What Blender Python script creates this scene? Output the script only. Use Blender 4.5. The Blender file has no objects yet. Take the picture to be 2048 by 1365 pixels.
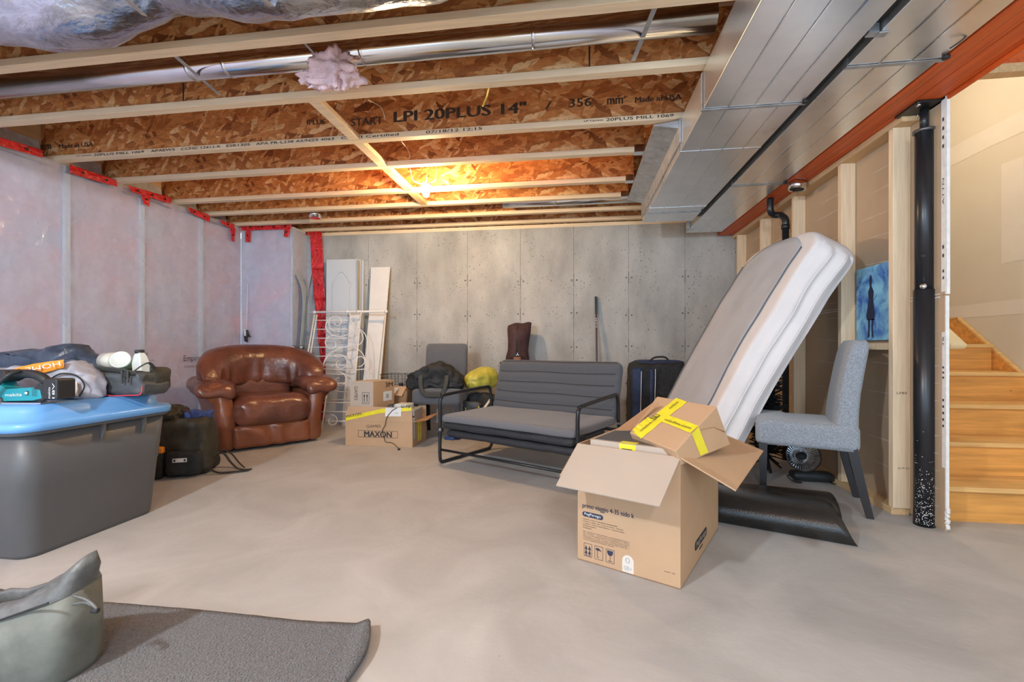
import bpy, math, random
from mathutils import Vector, Matrix, noise
C = bpy.context.scene.collection
R = math.radians
SC = bpy.context.scene
# ---------------------------------------------------------------- camera
F = 905.0; PSI = math.atan(127/905.0); HC = 0.915; HY = 695.0
cam_d = bpy.data.cameras.new('camera'); cam = bpy.data.objects.new('camera', cam_d); C.objects.link(cam)
cam.location = (0, 0, HC); cam.rotation_euler = (R(90), 0, PSI)
cam_d.sensor_width = 36.0; cam_d.lens = 36.0*F/2048.0
cam_d.shift_y = (HY-682.5)/2048.0; cam_d.clip_start = 0.02
SC.camera = cam
# ---------------------------------------------------------------- world and lights
w = bpy.data.worlds.new('world'); SC.world = w; w.use_nodes = True
w.node_tree.nodes['Background'].inputs[0].default_value = (0.58, 0.78, 1.0, 1)
w.node_tree.nodes['Background'].inputs[1].default_value = 2.75
def lamp(name, loc, watts, col, r=0.05):
    l = bpy.data.lights.new(name, 'POINT'); l.energy = watts; l.color = col; l.shadow_soft_size = r
    o = bpy.data.objects.new(name, l); o.location = loc; C.objects.link(o); return o
lamp('ceiling_bulb_behind_left', (-1.7, -0.5, 2.15), 190, (.80, .92, 1.0), .06)
lamp('fill_lamp_behind_right', (0.35, -1.2, 2.1), 80, (.78, .91, 1.0), .12)  # added fill light, out of view, brightens the right side of the floor
lamp('stairwell_lamp', (2.0, 3.5, 2.9), 17, (1.0, .88, .74), .08)
BULB_W = 46
SC.view_settings.view_transform = 'Standard'; SC.view_settings.look = 'None'
SC.view_settings.gamma = 1.0; SC.view_settings.use_curve_mapping = False
SC.view_settings.exposure = 0.35
# ---------------------------------------------------------------- measuring helpers (a pixel ray met with a real plane)
_c, _s = math.cos(PSI), math.sin(PSI)
def ray(u, v):
    a = (u-1024)/F; return Vector((a*_c-_s, a*_s+_c, -(v-HY)/F))
def pz(u, v, z=0.0):
    r = ray(u, v); t = (z-HC)/r.z; return Vector((r.x*t, r.y*t, z))
def py(u, v, Y):
    r = ray(u, v); t = Y/r.y; return Vector((r.x*t, Y, HC+r.z*t))
def px(u, v, X):
    r = ray(u, v); t = X/r.x; return Vector((X, r.y*t, HC+r.z*t))
def pp(u, v, p0, n):
    r = ray(u, v); o = Vector((0, 0, HC)); t = (Vector(p0)-o).dot(n)/r.dot(n); return o+r*t
# ---------------------------------------------------------------- materials
M = {}
def mat(name, col, rough=.6, metal=0.0, var=0.0, vs=8.0, bump=0.0, bs=40.0, stretch=(1, 1, 1), col2=None, emis=None,
        alpha=None, coat=0.0, sheen=0.0, detail=4.0, spots=None, dist=0.0, ramp=None, rvar=0.0):
    m = bpy.data.materials.new(name); m.use_nodes = True; nt = m.node_tree; N = nt.nodes; L = nt.links
    b = N['Principled BSDF']; b.inputs['Roughness'].default_value = rough; b.inputs['Metallic'].default_value = metal
    b.inputs['Base Color'].default_value = (*col, 1); b.inputs['Coat Weight'].default_value = coat
    b.inputs['Sheen Weight'].default_value = sheen
    if emis: b.inputs['Emission Color'].default_value = (*emis[0], 1); b.inputs['Emission Strength'].default_value = emis[1]
    tc = N.new('ShaderNodeTexCoord'); mp = N.new('ShaderNodeMapping'); L.new(tc.outputs['Object'], mp.inputs[0])
    mp.inputs['Scale'].default_value = stretch
    out = None
    if var or col2:
        n = N.new('ShaderNodeTexNoise'); n.inputs['Scale'].default_value = vs; n.inputs['Detail'].default_value = detail
        n.inputs['Distortion'].default_value = dist; n.inputs['Roughness'].default_value = .6
        L.new(mp.outputs[0], n.inputs['Vector'])
        cr = N.new('ShaderNodeValToRGB'); L.new(n.outputs['Fac'], cr.inputs[0])
        a, bb = ramp or (.3, .7)
        cr.color_ramp.elements[0].position = a; cr.color_ramp.elements[1].position = bb
        c2 = col2 or tuple(x*(1-var) for x in col)
        cr.color_ramp.elements[0].color = (*c2, 1); cr.color_ramp.elements[1].color = (*(tuple(min(1, x*(1+var*.4)) for x in col)), 1)
        out = cr.outputs[0]
        if rvar:
            mr = N.new('ShaderNodeMapRange'); L.new(n.outputs['Fac'], mr.inputs[0])
            mr.inputs[3].default_value = max(.02, rough-rvar); mr.inputs[4].default_value = rough+rvar; L.new(mr.outputs[0], b.inputs['Roughness'])
    if spots:
        for (sc_, thr, sc, st) in spots:
            v = N.new('ShaderNodeTexVoronoi'); v.inputs['Scale'].default_value = sc_
            mp2 = N.new('ShaderNodeMapping'); mp2.inputs['Scale'].default_value = st; L.new(tc.outputs['Object'], mp2.inputs[0]); L.new(mp2.outputs[0], v.inputs['Vector'])
            nn = N.new('ShaderNodeTexNoise'); nn.inputs['Scale'].default_value = sc_*.13; L.new(tc.outputs['Object'], nn.inputs['Vector'])
            ad = N.new('ShaderNodeMath'); ad.operation = 'MULTIPLY_ADD'; ad.inputs[1].default_value = -thr*1.9; ad.inputs[2].default_value = thr*1.55
            L.new(nn.outputs['Fac'], ad.inputs[0])
            lt = N.new('ShaderNodeMath'); lt.operation = 'LESS_THAN'; L.new(v.outputs['Distance'], lt.inputs[0]); L.new(ad.outputs[0], lt.inputs[1])
            mx = N.new('ShaderNodeMix'); mx.data_type = 'RGBA'; L.new(lt.outputs[0], mx.inputs['Factor'])
            if out: L.new(out, mx.inputs['A'])
            else: mx.inputs['A'].default_value = (*col, 1)
            mx.inputs['B'].default_value = (*sc, 1); out = mx.outputs['Result']
    if out: L.new(out, b.inputs['Base Color'])
    if bump:
        n2 = N.new('ShaderNodeTexNoise'); n2.inputs['Scale'].default_value = bs; n2.inputs['Detail'].default_value = 5
        L.new(mp.outputs[0], n2.inputs['Vector']); bp = N.new('ShaderNodeBump'); bp.inputs['Strength'].default_value = bump
        bp.inputs['Distance'].default_value = .02
        L.new(n2.outputs['Fac'], bp.inputs['Height']); L.new(bp.outputs[0], b.inputs['Normal'])
    if alpha is not None: b.inputs['Alpha'].default_value = alpha
    M[name] = m; return m
mat('floor_concrete', (.47, .465, .455), .62, var=.20, vs=2.2, bump=.06, bs=30, detail=8, dist=1.0, rvar=.12,
    spots=[(7, .02, (.22, .2, .17), (1, 1, 1)), (16, .05, (.36, .35, .31), (1, 1, 1))])
mat('wall_concrete', (.47, .465, .44), .85, var=.32, vs=3.0, stretch=(1, 1, .45), bump=.12, bs=60, detail=9,
    spots=[(26, .19, (.17, .16, .145), (1, 1, 1)), (70, .22, (.22, .21, .19), (1, 1, 1))])
mat('seam_dark', (.19, .185, .17), .9)
mat('lumber', (.90, .71, .48), .6, var=.16, vs=5, stretch=(.6, 10, 10), bump=.05, bs=12, spots=[(3.0, .035, (.42, .24, .1), (.8, 3, 3))])
mat('stud_wood', (.86, .66, .44), .6, var=.16, vs=5, stretch=(10, 10, .6), bump=.05, bs=12, spots=[(3.0, .05, (.42, .24, .1), (3, 3, .9))])
mat('plate_wood', (.74, .50, .26), .6, var=.2, vs=5, stretch=(10, .6, 10), bump=.05, bs=12)
mat('beam_red', (.74, .12, .018), .5, var=.35, vs=4, stretch=(12, .5, 12), bump=.05, bs=10, spots=[(2.5, .04, (.2, .03, .01), (3, 1, 3))])
mat('beam_line', (.75, .28, .08), .5)
mat('galvanised', (.86, .89, .91), .30, .9, var=.12, vs=2.5, detail=4, bump=.03, bs=2.2, rvar=.10)
mat('galvanised_worn', (.55, .57, .6), .45, .75, var=.3, vs=14, detail=7, bump=.03, bs=8)
mat('galvanised_smooth', (.75, .77, .8), .16, 1.0, var=.1, vs=3, bump=.02, bs=4)
mat('foil', (.50, .53, .60), .24, 1.0, var=.45, vs=9, bump=.5, bs=26, detail=9, stretch=(.6, 1, 1))
mat('black_steel', (.018, .019, .022), .32, .1, bump=.02, bs=60)
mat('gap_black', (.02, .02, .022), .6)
mat('paper_brown', (.50, .36, .235), .75, var=.14, vs=1.3, bump=.01, bs=20)
mat('mud_white', (.62, .53, .43), .8, var=.25, vs=20)
mat('drywall_edge', (.80, .79, .76), .7, var=.12, vs=30, bump=.15, bs=50)
mat('drywall_tan', (.68, .61, .48), .8, var=.06, vs=1.2)
mat('drywall_mud', (.76, .69, .58), .8, var=.06, vs=3)
mat('stair_pine', (.80, .37, .085), .5, var=.32, vs=3.5, stretch=(.6, 9, 9), bump=.03, bs=10, spots=[(5, .05, (.2, .06, .015), (1, 2.2, 2.2))])
mat('stair_nose', (.82, .48, .17), .5, var=.25, vs=5, stretch=(.6, 9, 9))
mat('rail_wood', (.88, .66, .36), .45, var=.1, vs=4)
mat('pink_wool', (.93, .66, .68), .95, var=.3, vs=11, bump=.7, bs=24, detail=8)
mat('wall_pink', (.70, .46, .52), .9, col2=(.50, .51, .63), vs=2.2, detail=6, dist=.3)
mat('stud_grey', (.62, .68, .74), .7, var=.1, vs=6)
mat('red_tape', (.86, .025, .03), .2, col2=(.48, .01, .012), vs=22, bump=1.0, bs=24, coat=.8)
mat('tape_ink', (.03, .01, .01), .5)
mat('ink', (.035, .03, .03), .6)
mat('ink_soft', (.055, .035, .025), .7)
mat('ink_blue', (.03, .035, .07), .6)
mat('rubber', (.022, .020, .018), .24, bump=.12, bs=160, var=.3, vs=8)
mat('grey_fabric', (.115, .125, .145), .9, var=.35, vs=180, bump=.25, bs=320, sheen=.3)
mat('grey_fabric_light', (.30, .335, .375), .9, var=.42, vs=150, bump=.25, bs=300, sheen=.3)
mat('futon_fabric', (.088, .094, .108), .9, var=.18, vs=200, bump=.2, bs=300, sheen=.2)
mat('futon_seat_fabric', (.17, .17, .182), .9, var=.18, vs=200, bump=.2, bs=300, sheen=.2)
mat('futon_cover', (.028, .030, .036), .55, var=.3, vs=120, bump=.3, bs=200)
mat('dark_leg', (.022, .020, .022), .35)
mat('leather', (.205, .070, .042), .28, col2=(.085, .030, .021), vs=4.5, bump=.34, bs=17, detail=6, coat=.12)
mat('leather_tan', (.27, .092, .038), .34, col2=(.15, .046, .024), vs=3.5, bump=.12, bs=22, coat=.1)
mat('leather_dark', (.05, .02, .014), .5)
mat('cardboard', (.54, .35, .205), .8, var=.09, vs=3, bump=.02, bs=30)
mat('cardboard_pale', (.50, .42, .34), .8, var=.07, vs=3)
mat('cardboard_grey', (.52, .42, .33), .8, var=.08, vs=3)
mat('cardboard_dark', (.40, .22, .11), .85, var=.15, vs=9)
mat('tape_yellow', (.86, .76, .04), .3, var=.1, vs=20)
mat('label_white', (.78, .78, .76), .6)
mat('label_faint', (.72, .66, .58), .6)
mat('tote_grey', (.105, .107, .112), .42, var=.10, vs=2, bump=.03, bs=60)
mat('tote_blue', (.165, .43, .86), .28, var=.04, vs=3)
mat('white_metal', (.80, .80, .79), .35)
mat('white_door', (.60, .645, .69), .5)
mat('white_board', (.82, .80, .76), .5, var=.05, vs=5)
mat('door_edge', (.55, .47, .38), .7)
mat('mattress_white', (.74, .70, .685), .8, var=.06, vs=5, bump=.12, bs=9)
mat('mattress_grey', (.47, .485, .52), .9, var=.08, vs=5, bump=.06, bs=60)
mat('mattress_line', (.12, .14, .16), .8)
mat('carpet_grey', (.175, .185, .20), .97, var=.45, vs=150, bump=1.0, bs=170, sheen=.3)
mat('bag_black', (.022, .023, .024), .7, var=.5, vs=24, bump=.45, bs=16)
mat('bag_olive', (.050, .046, .032), .7, var=.4, vs=14, bump=.4, bs=14)
mat('bag_slate', (.075, .085, .095), .6, var=.3, vs=10, bump=.3, bs=12)
mat('bag_navy', (.022, .042, .115), .6, var=.5, vs=12, bump=.3, bs=14)
mat('bag_maroon', (.062, .026, .026), .75, var=.3, vs=20, bump=.3, bs=18)
mat('leather_tag', (.30, .11, .05), .5)
mat('webbing', (.055, .056, .05), .8, bump=.2, bs=200)
mat('red_piping', (.65, .05, .08), .5)
mat('orange', (.90, .32, .03), .5)
mat('bag_grey_white', (.42, .43, .50), .45, var=.3, vs=9, bump=.6, bs=9)
mat('tarp_navy', (.020, .032, .058), .35, col2=(.06, .085, .125), vs=15, bump=.6, bs=13)
mat('sleeping_bag', (.56, .50, .07), .45, var=.3, vs=10, bump=.3, bs=14)
mat('tool_teal', (.015, .28, .33), .4, var=.1, vs=8)
mat('tool_black', (.02, .022, .024), .5, bump=.1, bs=100)
mat('steel_dark', (.18, .18, .19), .35, .8)
mat('steel_bright', (.80, .82, .85), .22, 1.0)
mat('plastic_white', (.62, .66, .62), .4)
mat('plastic_green', (.32, .48, .30), .5)
mat('tape_clear', (.58, .58, .50), .25, coat=.5)
mat('plastic_grey', (.42, .44, .45), .45)
mat('wire_black', (.015, .015, .015), .5)
mat('cream_wire', (.80, .70, .50), .6)
mat('yellow_wire', (.75, .6, .08), .5)
mat('brown_board', (.26, .14, .06), .7, var=.3, vs=6)
mat('blue_cloth', (.05, .09, .30), .8, var=.4, vs=20, bump=.3, bs=20)
mat('black_bristle', (.012, .013, .014), .8)
mat('ski_grey', (.10, .115, .115), .35, var=.5, vs=5)
mat('film_fold', (.66, .69, .74), .2, var=.25, vs=14, bump=.9, bs=16, alpha=.85)
mat('ski_pale', (.40, .44, .46), .35)
mat('ski_white', (.68, .70, .69), .35)
mat('bulb_glass', (1, .9, .75), .3, emis=((1.0, .68, .34), BULB_W/(4*math.pi**2*.03**2)))
mat('porcelain', (.85, .82, .76), .4)
mat('art_blue', (.35, .74, .92), .5, col2=(.04, .14, .52), vs=7, detail=5, dist=.7, ramp=(.35, .58))
mat('heater_dish', (.78, .80, .82), .18, 1.0)
def osb():
    m = bpy.data.materials.new('osb'); m.use_nodes = True; nt = m.node_tree; N = nt.nodes; L = nt.links; b = N['Principled BSDF']
    b.inputs['Roughness'].default_value = .75
    tc = N.new('ShaderNodeTexCoord'); nz = N.new('ShaderNodeTexNoise'); nz.inputs['Scale'].default_value = 7; L.new(tc.outputs['Object'], nz.inputs['Vector'])
    cols = []
    for i, (rot, sc) in enumerate([(16, (6.5, 20, 27)), (-28, (7.5, 20, 31)), (62, (9, 20, 34))]):
        mp = N.new('ShaderNodeMapping'); mp.inputs['Rotation'].default_value = (R(8*i), R(rot), R(rot*.7)); mp.inputs['Location'].default_value = (i*3.1, i, i*1.7)
        L.new(tc.outputs['Object'], mp.inputs[0])
        ms = N.new('ShaderNodeMapping'); ms.inputs['Scale'].default_value = sc
        ad = N.new('ShaderNodeMixRGB'); ad.blend_type = 'ADD'; ad.inputs[0].default_value = .06; L.new(mp.outputs[0], ad.inputs[1]); L.new(nz.outputs['Color'], ad.inputs[2])
        L.new(ad.outputs[0], ms.inputs[0])
        v = N.new('ShaderNodeTexVoronoi'); v.inputs['Scale'].default_value = 1; L.new(ms.outputs[0], v.inputs['Vector'])
        sp = N.new('ShaderNodeSeparateColor'); L.new(v.outputs['Color'], sp.inputs[0]); cols.append(sp)
    # pick one of the three flake directions per flake
    g1 = N.new('ShaderNodeMath'); g1.operation = 'GREATER_THAN'; g1.inputs[1].default_value = .55; L.new(cols[0].outputs[1], g1.inputs[0])
    m1 = N.new('ShaderNodeMix'); L.new(g1.outputs[0], m1.inputs[0]); L.new(cols[1].outputs[0], m1.inputs[2]); L.new(cols[0].outputs[0], m1.inputs[3])
    g2 = N.new('ShaderNodeMath'); g2.operation = 'GREATER_THAN'; g2.inputs[1].default_value = .72; L.new(cols[2].outputs[1], g2.inputs[0])
    m2 = N.new('ShaderNodeMix'); L.new(g2.outputs[0], m2.inputs[0]); L.new(m1.outputs[0], m2.inputs[2]); L.new(cols[2].outputs[0], m2.inputs[3])
    cr = N.new('ShaderNodeValToRGB'); L.new(m2.outputs[0], cr.inputs[0]); e = cr.color_ramp.elements
    e[0].position = 0; e[0].color = (.20, .055, .012, 1); e[1].position = 1; e[1].color = (.90, .60, .30, 1)
    for p, c in ((.10, (.42, .14, .036)), (.5, (.62, .24, .065)), (.88, (.74, .36, .13))):
        q = e.new(p); q.color = (*c, 1)
    fn_ = N.new('ShaderNodeTexNoise'); fn_.inputs['Scale'].default_value = 38; fn_.inputs['Detail'].default_value = 8; fn_.inputs['Roughness'].default_value = .7; fn_.inputs['Distortion'].default_value = .6
    fm = N.new('ShaderNodeMapping'); fm.inputs['Scale'].default_value = (.5, 1, 1.5); L.new(tc.outputs['Object'], fm.inputs[0]); L.new(fm.outputs[0], fn_.inputs['Vector'])
    fr = N.new('ShaderNodeMapRange'); fr.inputs[1].default_value = .3; fr.inputs[2].default_value = .7; fr.inputs[3].default_value = .62; fr.inputs[4].default_value = 1.28; L.new(fn_.outputs['Fac'], fr.inputs[0])
    vm = N.new('ShaderNodeVectorMath'); vm.operation = 'SCALE'; L.new(cr.outputs[0], vm.inputs[0]); L.new(fr.outputs[0], vm.inputs['Scale'])
    L.new(vm.outputs[0], b.inputs['Base Color'])
    bp = N.new('ShaderNodeBump'); bp.inputs['Strength'].default_value = .25; L.new(m2.outputs[0], bp.inputs['Height']); L.new(bp.outputs[0], b.inputs['Normal'])
    M['osb'] = m
osb()
def polymat():
    m = bpy.data.materials.new('poly_film'); m.use_nodes = True; nt = m.node_tree; N = nt.nodes; L = nt.links
    b = N['Principled BSDF']; b.inputs['Base Color'].default_value = (.66, .72, .88, 1); b.inputs['Roughness'].default_value = .13
    b.inputs['Alpha'].default_value = .36
    tc = N.new('ShaderNodeTexCoord'); mp = N.new('ShaderNodeMapping'); mp.inputs['Scale'].default_value = (1, 1, .55); L.new(tc.outputs['Object'], mp.inputs[0])
    n = N.new('ShaderNodeTexNoise'); n.inputs['Scale'].default_value = 5.5; n.inputs['Detail'].default_value = 3; n.inputs['Distortion'].default_value = .2; L.new(mp.outputs[0], n.inputs['Vector'])
    bp = N.new('ShaderNodeBump'); bp.inputs['Strength'].default_value = .8; bp.inputs['Distance'].default_value = .02; L.new(n.outputs['Fac'], bp.inputs['Height']); L.new(bp.outputs[0], b.inputs['Normal'])
    n3 = N.new('ShaderNodeTexNoise'); n3.inputs['Scale'].default_value = 2.6; n3.inputs['Detail'].default_value = 7; L.new(tc.outputs['Object'], n3.inputs['Vector'])
    mr = N.new('ShaderNodeMapRange'); mr.inputs[1].default_value = .32; mr.inputs[2].default_value = .68; mr.inputs[3].default_value = .20; mr.inputs[4].default_value = .58
    L.new(n3.outputs['Fac'], mr.inputs[0]); L.new(mr.outputs[0], b.inputs['Alpha'])
    M['poly_film'] = m
polymat()
# ---------------------------------------------------------------- mesh builder
def wm(o):
    m = o.matrix_basis.copy()
    while o.parent: o = o.parent; m = o.matrix_basis @ m
    return m
_txt = {}
def text_geo(s):
    if s not in _txt:
        cu = bpy.data.curves.new('t', 'FONT'); cu.body = s; cu.resolution_u = 3
        o = bpy.data.objects.new('t', cu); me = bpy.data.meshes.new_from_object(o)
        vs = [v.co.copy() for v in me.vertices]; fs = [tuple(p.vertices) for p in me.polygons]
        bpy.data.objects.remove(o); bpy.data.curves.remove(cu); bpy.data.meshes.remove(me)
        x0 = min(v.x for v in vs); x1 = max(v.x for v in vs); y0 = min(v.y for v in vs); y1 = max(v.y for v in vs)
        _txt[s] = ([((v.x-x0)/(x1-x0), (v.y-y0)/(y1-y0)) for v in vs], fs)
    return _txt[s]
def catmull(pts, k=6, closed=False):
    P_ = [Vector(p) for p in pts]; n = len(P_); out = []
    rng = range(n if closed else n-1)
    for i in rng:
        g = (lambda j: P_[j % n]) if closed else (lambda j: P_[max(0, min(n-1, j))])
        a, b, c, d = g(i-1), g(i), g(i+1), g(i+2)
        for q in range(k):
            t = q/k; out.append(.5*((2*b)+(c-a)*t+(2*a-5*b+4*c-d)*t*t+(3*b-a-3*c+d)*t**3))
    if not closed: out.append(P_[-1])
    return out
class MB:
    def __init__(s): s.v = []; s.f = []; s.m = []; s.sm = []
    def add(s, vs, fs, mi=0, sm=False):
        o = len(s.v); s.v += [Vector(v) for v in vs]; s.f += [tuple(i+o for i in f) for f in fs]
        s.m += [mi]*len(fs); s.sm += [sm]*len(fs); return s
    def box(s, x0, x1, y0, y1, z0, z1, mi=0, T=None):
        vs = [Vector((x, y, z)) for z in (z0, z1) for y in (y0, y1) for x in (x0, x1)]
        if T is not None: vs = [T @ v for v in vs]
        return s.add(vs, [(0, 2, 3, 1), (4, 5, 7, 6), (0, 1, 5, 4), (2, 6, 7, 3), (0, 4, 6, 2), (1, 3, 7, 5)], mi)
    def hexa(s, p, mi=0):   # 8 corners: bottom 4 (loop), top 4 (loop)
        return s.add(p, [(0, 3, 2, 1), (4, 5, 6, 7), (0, 1, 5, 4), (1, 2, 6, 5), (2, 3, 7, 6), (3, 0, 4, 7)], mi)
    def bar(s, p, q, wx, wy, up=(0, 0, 1), mi=0):   # rectangular bar from p to q
        p = Vector(p); q = Vector(q); d = (q-p).normalized(); u = Vector(up); a = d.cross(u)
        if a.length < 1e-4: a = d.cross(Vector((1, 0, 0)))
        a.normalize(); b = a.cross(d)
        c = [(-1, -1), (1, -1), (1, 1), (-1, 1)]
        return s.hexa([p+a*i*wx/2+b*j*wy/2 for i, j in c]+[q+a*i*wx/2+b*j*wy/2 for i, j in c], mi)
    def tube(s, pts, r, n=8, closed=False, mi=0, sm=True, flat=1.0, upv=None):
        pts = [Vector(p) for p in pts]; L_ = len(pts); rings = []; prev = None
        for i, p in enumerate(pts):
            a = pts[(i-1) % L_] if closed else pts[max(0, i-1)]; b = pts[(i+1) % L_] if closed else pts[min(L_-1, i+1)]
            d = (b-a).normalized() if (b-a).length > 1e-9 else Vector((0, 0, 1))
            if prev is None:
                u = Vector(upv) if upv else (Vector((0, 0, 1)) if abs(d.z) < .9 else Vector((1, 0, 0)))
            else: u = prev
            u = (u-d*u.dot(d)).normalized(); prev = u; w_ = d.cross(u)
            rr = r[i] if isinstance(r, (list, tuple)) else r
            rings.append([p+u*math.cos(2*math.pi*k/n)*rr*flat+w_*math.sin(2*math.pi*k/n)*rr for k in range(n)])
        return s.loft(rings, closed, mi, sm)
    def loft(s, rings, closed=False, mi=0, sm=True, caps=True):
        n = len(rings[0]); vs = [v for r_ in rings for v in r_]; fs = []
        L_ = len(rings)
        for i in range(L_ if closed else L_-1):
            j = (i+1) % L_
            for k in range(n):
                fs.append((i*n+k, i*n+(k+1) % n, j*n+(k+1) % n, j*n+k))
        if caps and not closed: fs.append(tuple(range(n))[::-1]); fs.append(tuple((L_-1)*n+k for k in range(n)))
        return s.add(vs, fs, mi, sm)
    def cyl(s, p, q, r, n=16, mi=0, r2=None):
        return s.tube([p, q], [r, r if r2 is None else r2], n, mi=mi)
    def lathe(s, prof, T=None, n=20, mi=0):
        T = T or Matrix.Identity(4)
        rings = [[T @ Vector((max(r, 1e-4)*math.cos(2*math.pi*k/n), max(r, 1e-4)*math.sin(2*math.pi*k/n), z)) for k in range(n)] for r, z in prof]
        return s.loft(rings, False, mi, True)
    def prism(s, poly, n, th, mi=0):    # planar polygon pushed along n by th
        poly = [Vector(p) for p in poly]; n = Vector(n).normalized()*th; k = len(poly)
        return s.add(poly+[p+n for p in poly], [tuple(range(k))[::-1], tuple(range(k, 2*k))]+[(i, (i+1) % k, (i+1) % k+k, i+k) for i in range(k)], mi)
    def grid(s, fn, nu, nv, mi=0, sm=True, th=0.0):
        P_ = [[Vector(fn(i/nu, j/nv)) for j in range(nv+1)] for i in range(nu+1)]
        vs = [p for row in P_ for p in row]; W = nv+1
        fs = [(i*W+j, (i+1)*W+j, (i+1)*W+j+1, i*W+j+1) for i in range(nu) for j in range(nv)]
        if th:
            N_ = []
            for i in range(nu+1):
                for j in range(nv+1):
                    a = P_[min(nu, i+1)][j]-P_[max(0, i-1)][j]; b = P_[i][min(nv, j+1)]-P_[i][max(0, j-1)]
                    c = a.cross(b); N_.append(c.normalized() if c.length > 1e-12 else Vector((0, 0, 1)))
            k = len(vs); vs = vs+[v-n_*th for v, n_ in zip(vs, N_)]
            fs += [tuple(q+k for q in f)[::-1] for f in fs]
            bd = [i*W for i in range(nu+1)]+[nu*W+j for j in range(1, nv+1)]+[i*W+nv for i in range(nu-1, -1, -1)]+[j for j in range(nv-1, 0, -1)]
            fs += [(bd[i], bd[(i+1) % len(bd)], bd[(i+1) % len(bd)]+k, bd[i]+k)[::-1] for i in range(len(bd))]
        return s.add(vs, fs, mi, sm)
    def soft(s, c, size, r, n=8, T=None, fn=None, mi=0):   # box with rounded edges; c centre, fn displaces local point
        if fn: n = int(n*1.8)
        c = Vector(c); h = Vector(size)/2; r = min(r, *h); idx = {}; vs = []; fs = []
        def vid(a):
            k = tuple(round(x, 5) for x in a)
            if k not in idx:
                p = Vector((a[0]*h.x, a[1]*h.y, a[2]*h.z)); q = Vector([max(-h[i]+r, min(h[i]-r, p[i])) for i in range(3)])
                d = p-q; d = d.normalized()*r if d.length > 1e-9 else d
                p = q+d
                if fn: p = Vector(fn(p))
                p = p+c
                if T is not None: p = T @ p
                idx[k] = len(vs); vs.append(p)
            return idx[k]
        def tt(i, hh):     # denser near the rounded edges
            t = -1+2*i/n
            return math.copysign(1-(1-abs(t))**1.6, t)
        for ax in range(3):
            for sg in (-1, 1):
                for i in range(n):
                    for j in range(n):
                        q = []
                        for (ii, jj) in ((i, j), (i+1, j), (i+1, j+1), (i, j+1)):
                            a = [0, 0, 0]; a[ax] = sg; a[(ax+1) % 3] = tt(ii, 0); a[(ax+2) % 3] = tt(jj, 0); q.append(vid(a))
                        fs.append(tuple(q) if sg > 0 else tuple(q[::-1]))
        return s.add(vs, fs, mi, True)
    def text(s, t, o, ex, ey, w_, h_, off=.0012, mi=0):
        o = Vector(o); ex = Vector(ex).normalized(); ey = Vector(ey).normalized(); n = ex.cross(ey)*off
        vs, fs = text_geo(t)
        return s.add([o+ex*a*w_+ey*b*h_+n for a, b in vs], fs, mi)
    def quad(s, a, b, c, d, mi=0): return s.add([a, b, c, d], [(0, 1, 2, 3)], mi)
    def warp(s, fn): s.v = [Vector(fn(v)) for v in s.v]; return s
    def build(s, name, mats, parent=None, world=False, kind=None, bevel=0):
        if isinstance(mats, str): mats = [mats]
        vs = s.v
        if world and parent is not None:
            inv = wm(parent).inverted(); vs = [inv @ v for v in vs]
        me = bpy.data.meshes.new(name); me.from_pydata(vs, [], s.f)
        for m in mats: me.materials.append(M[m])
        me.polygons.foreach_set('material_index', s.m); me.polygons.foreach_set('use_smooth', s.sm)
        me.update()
        o = bpy.data.objects.new(name, me); C.objects.link(o)
        if parent is not None: o.parent = parent
        if kind: o['kind'] = kind
        if bevel:
            b = o.modifiers.new('bevel', 'BEVEL'); b.width = bevel; b.segments = 2; b.limit_method = 'ANGLE'
        return o
def tag(o, label, cat, group=None):
    o['label'] = label; o['category'] = cat
    if group: o['group'] = group
    return o
def thing(name, label, cat, loc=(0, 0, 0), rz=0.0, group=None):
    o = bpy.data.objects.new(name, None); C.objects.link(o); o.location = loc; o.rotation_euler = (0, 0, rz); o.empty_display_size = .1
    return tag(o, label, cat, group)
def nz(p, s=1.0): return noise.noise(Vector(p)*s)
random.seed(4)
mat('bag_canvas', (.17, .18, .155), .65, var=.35, vs=10, bump=.3, bs=10)
mat('bag_lip', (.14, .145, .14), .45, var=.5, vs=16, bump=.5, bs=14)
mat('stick_dark', (.05, .012, .016), .4, var=.5, vs=12)
# ================================================================= STRUCTURE
JZ = 2.36; WX = -4.0; BY = 5.3; RX = 1.80; SX = 2.96; YB = -3.2
MB().box(-4.4, 3.2, YB, 5.6, -.1, 0).build('floor', 'floor_concrete', kind='structure')
# concrete back wall: form panels with narrow seams between them
b = MB(); seams = [-3.16, -2.537, -1.913, -1.283, -.643, -.020, .600, 1.217, 1.85]
edges = [-4.4]+seams+[3.1]
for a, c in zip(edges[:-1], edges[1:]): b.box(a+.0016, c-.0016, BY, BY+.2, 0, 2.315)
wb = b.build('wall_back', 'wall_concrete', kind='structure')
b = MB().box(-4.39, 3.09, BY+.006, BY+.19, .001, 2.312)
b.build('wall_seam', 'seam_dark', wb)
b = MB()
for i, x in enumerate(seams[1:]):
    for z in (1.70, 1.30, .92, .50, .14):
        zz = z+nz((x*3, z*2, 1))*.03
        for dx in (-.028, .034):
            T = Matrix.Translation((x+dx, BY-.0015, zz)) @ Matrix.Rotation(R(90), 4, 'X')
            b.lathe([(.009, .001), (.010, .002), (.008, .003), (.003, .001), (0, .001)], T, 10)
        b.box(x-.004, x+.004, BY-.002, BY, zz-.07, zz+.07)
b.build('tie_mark', 'seam_dark', wb)
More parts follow.
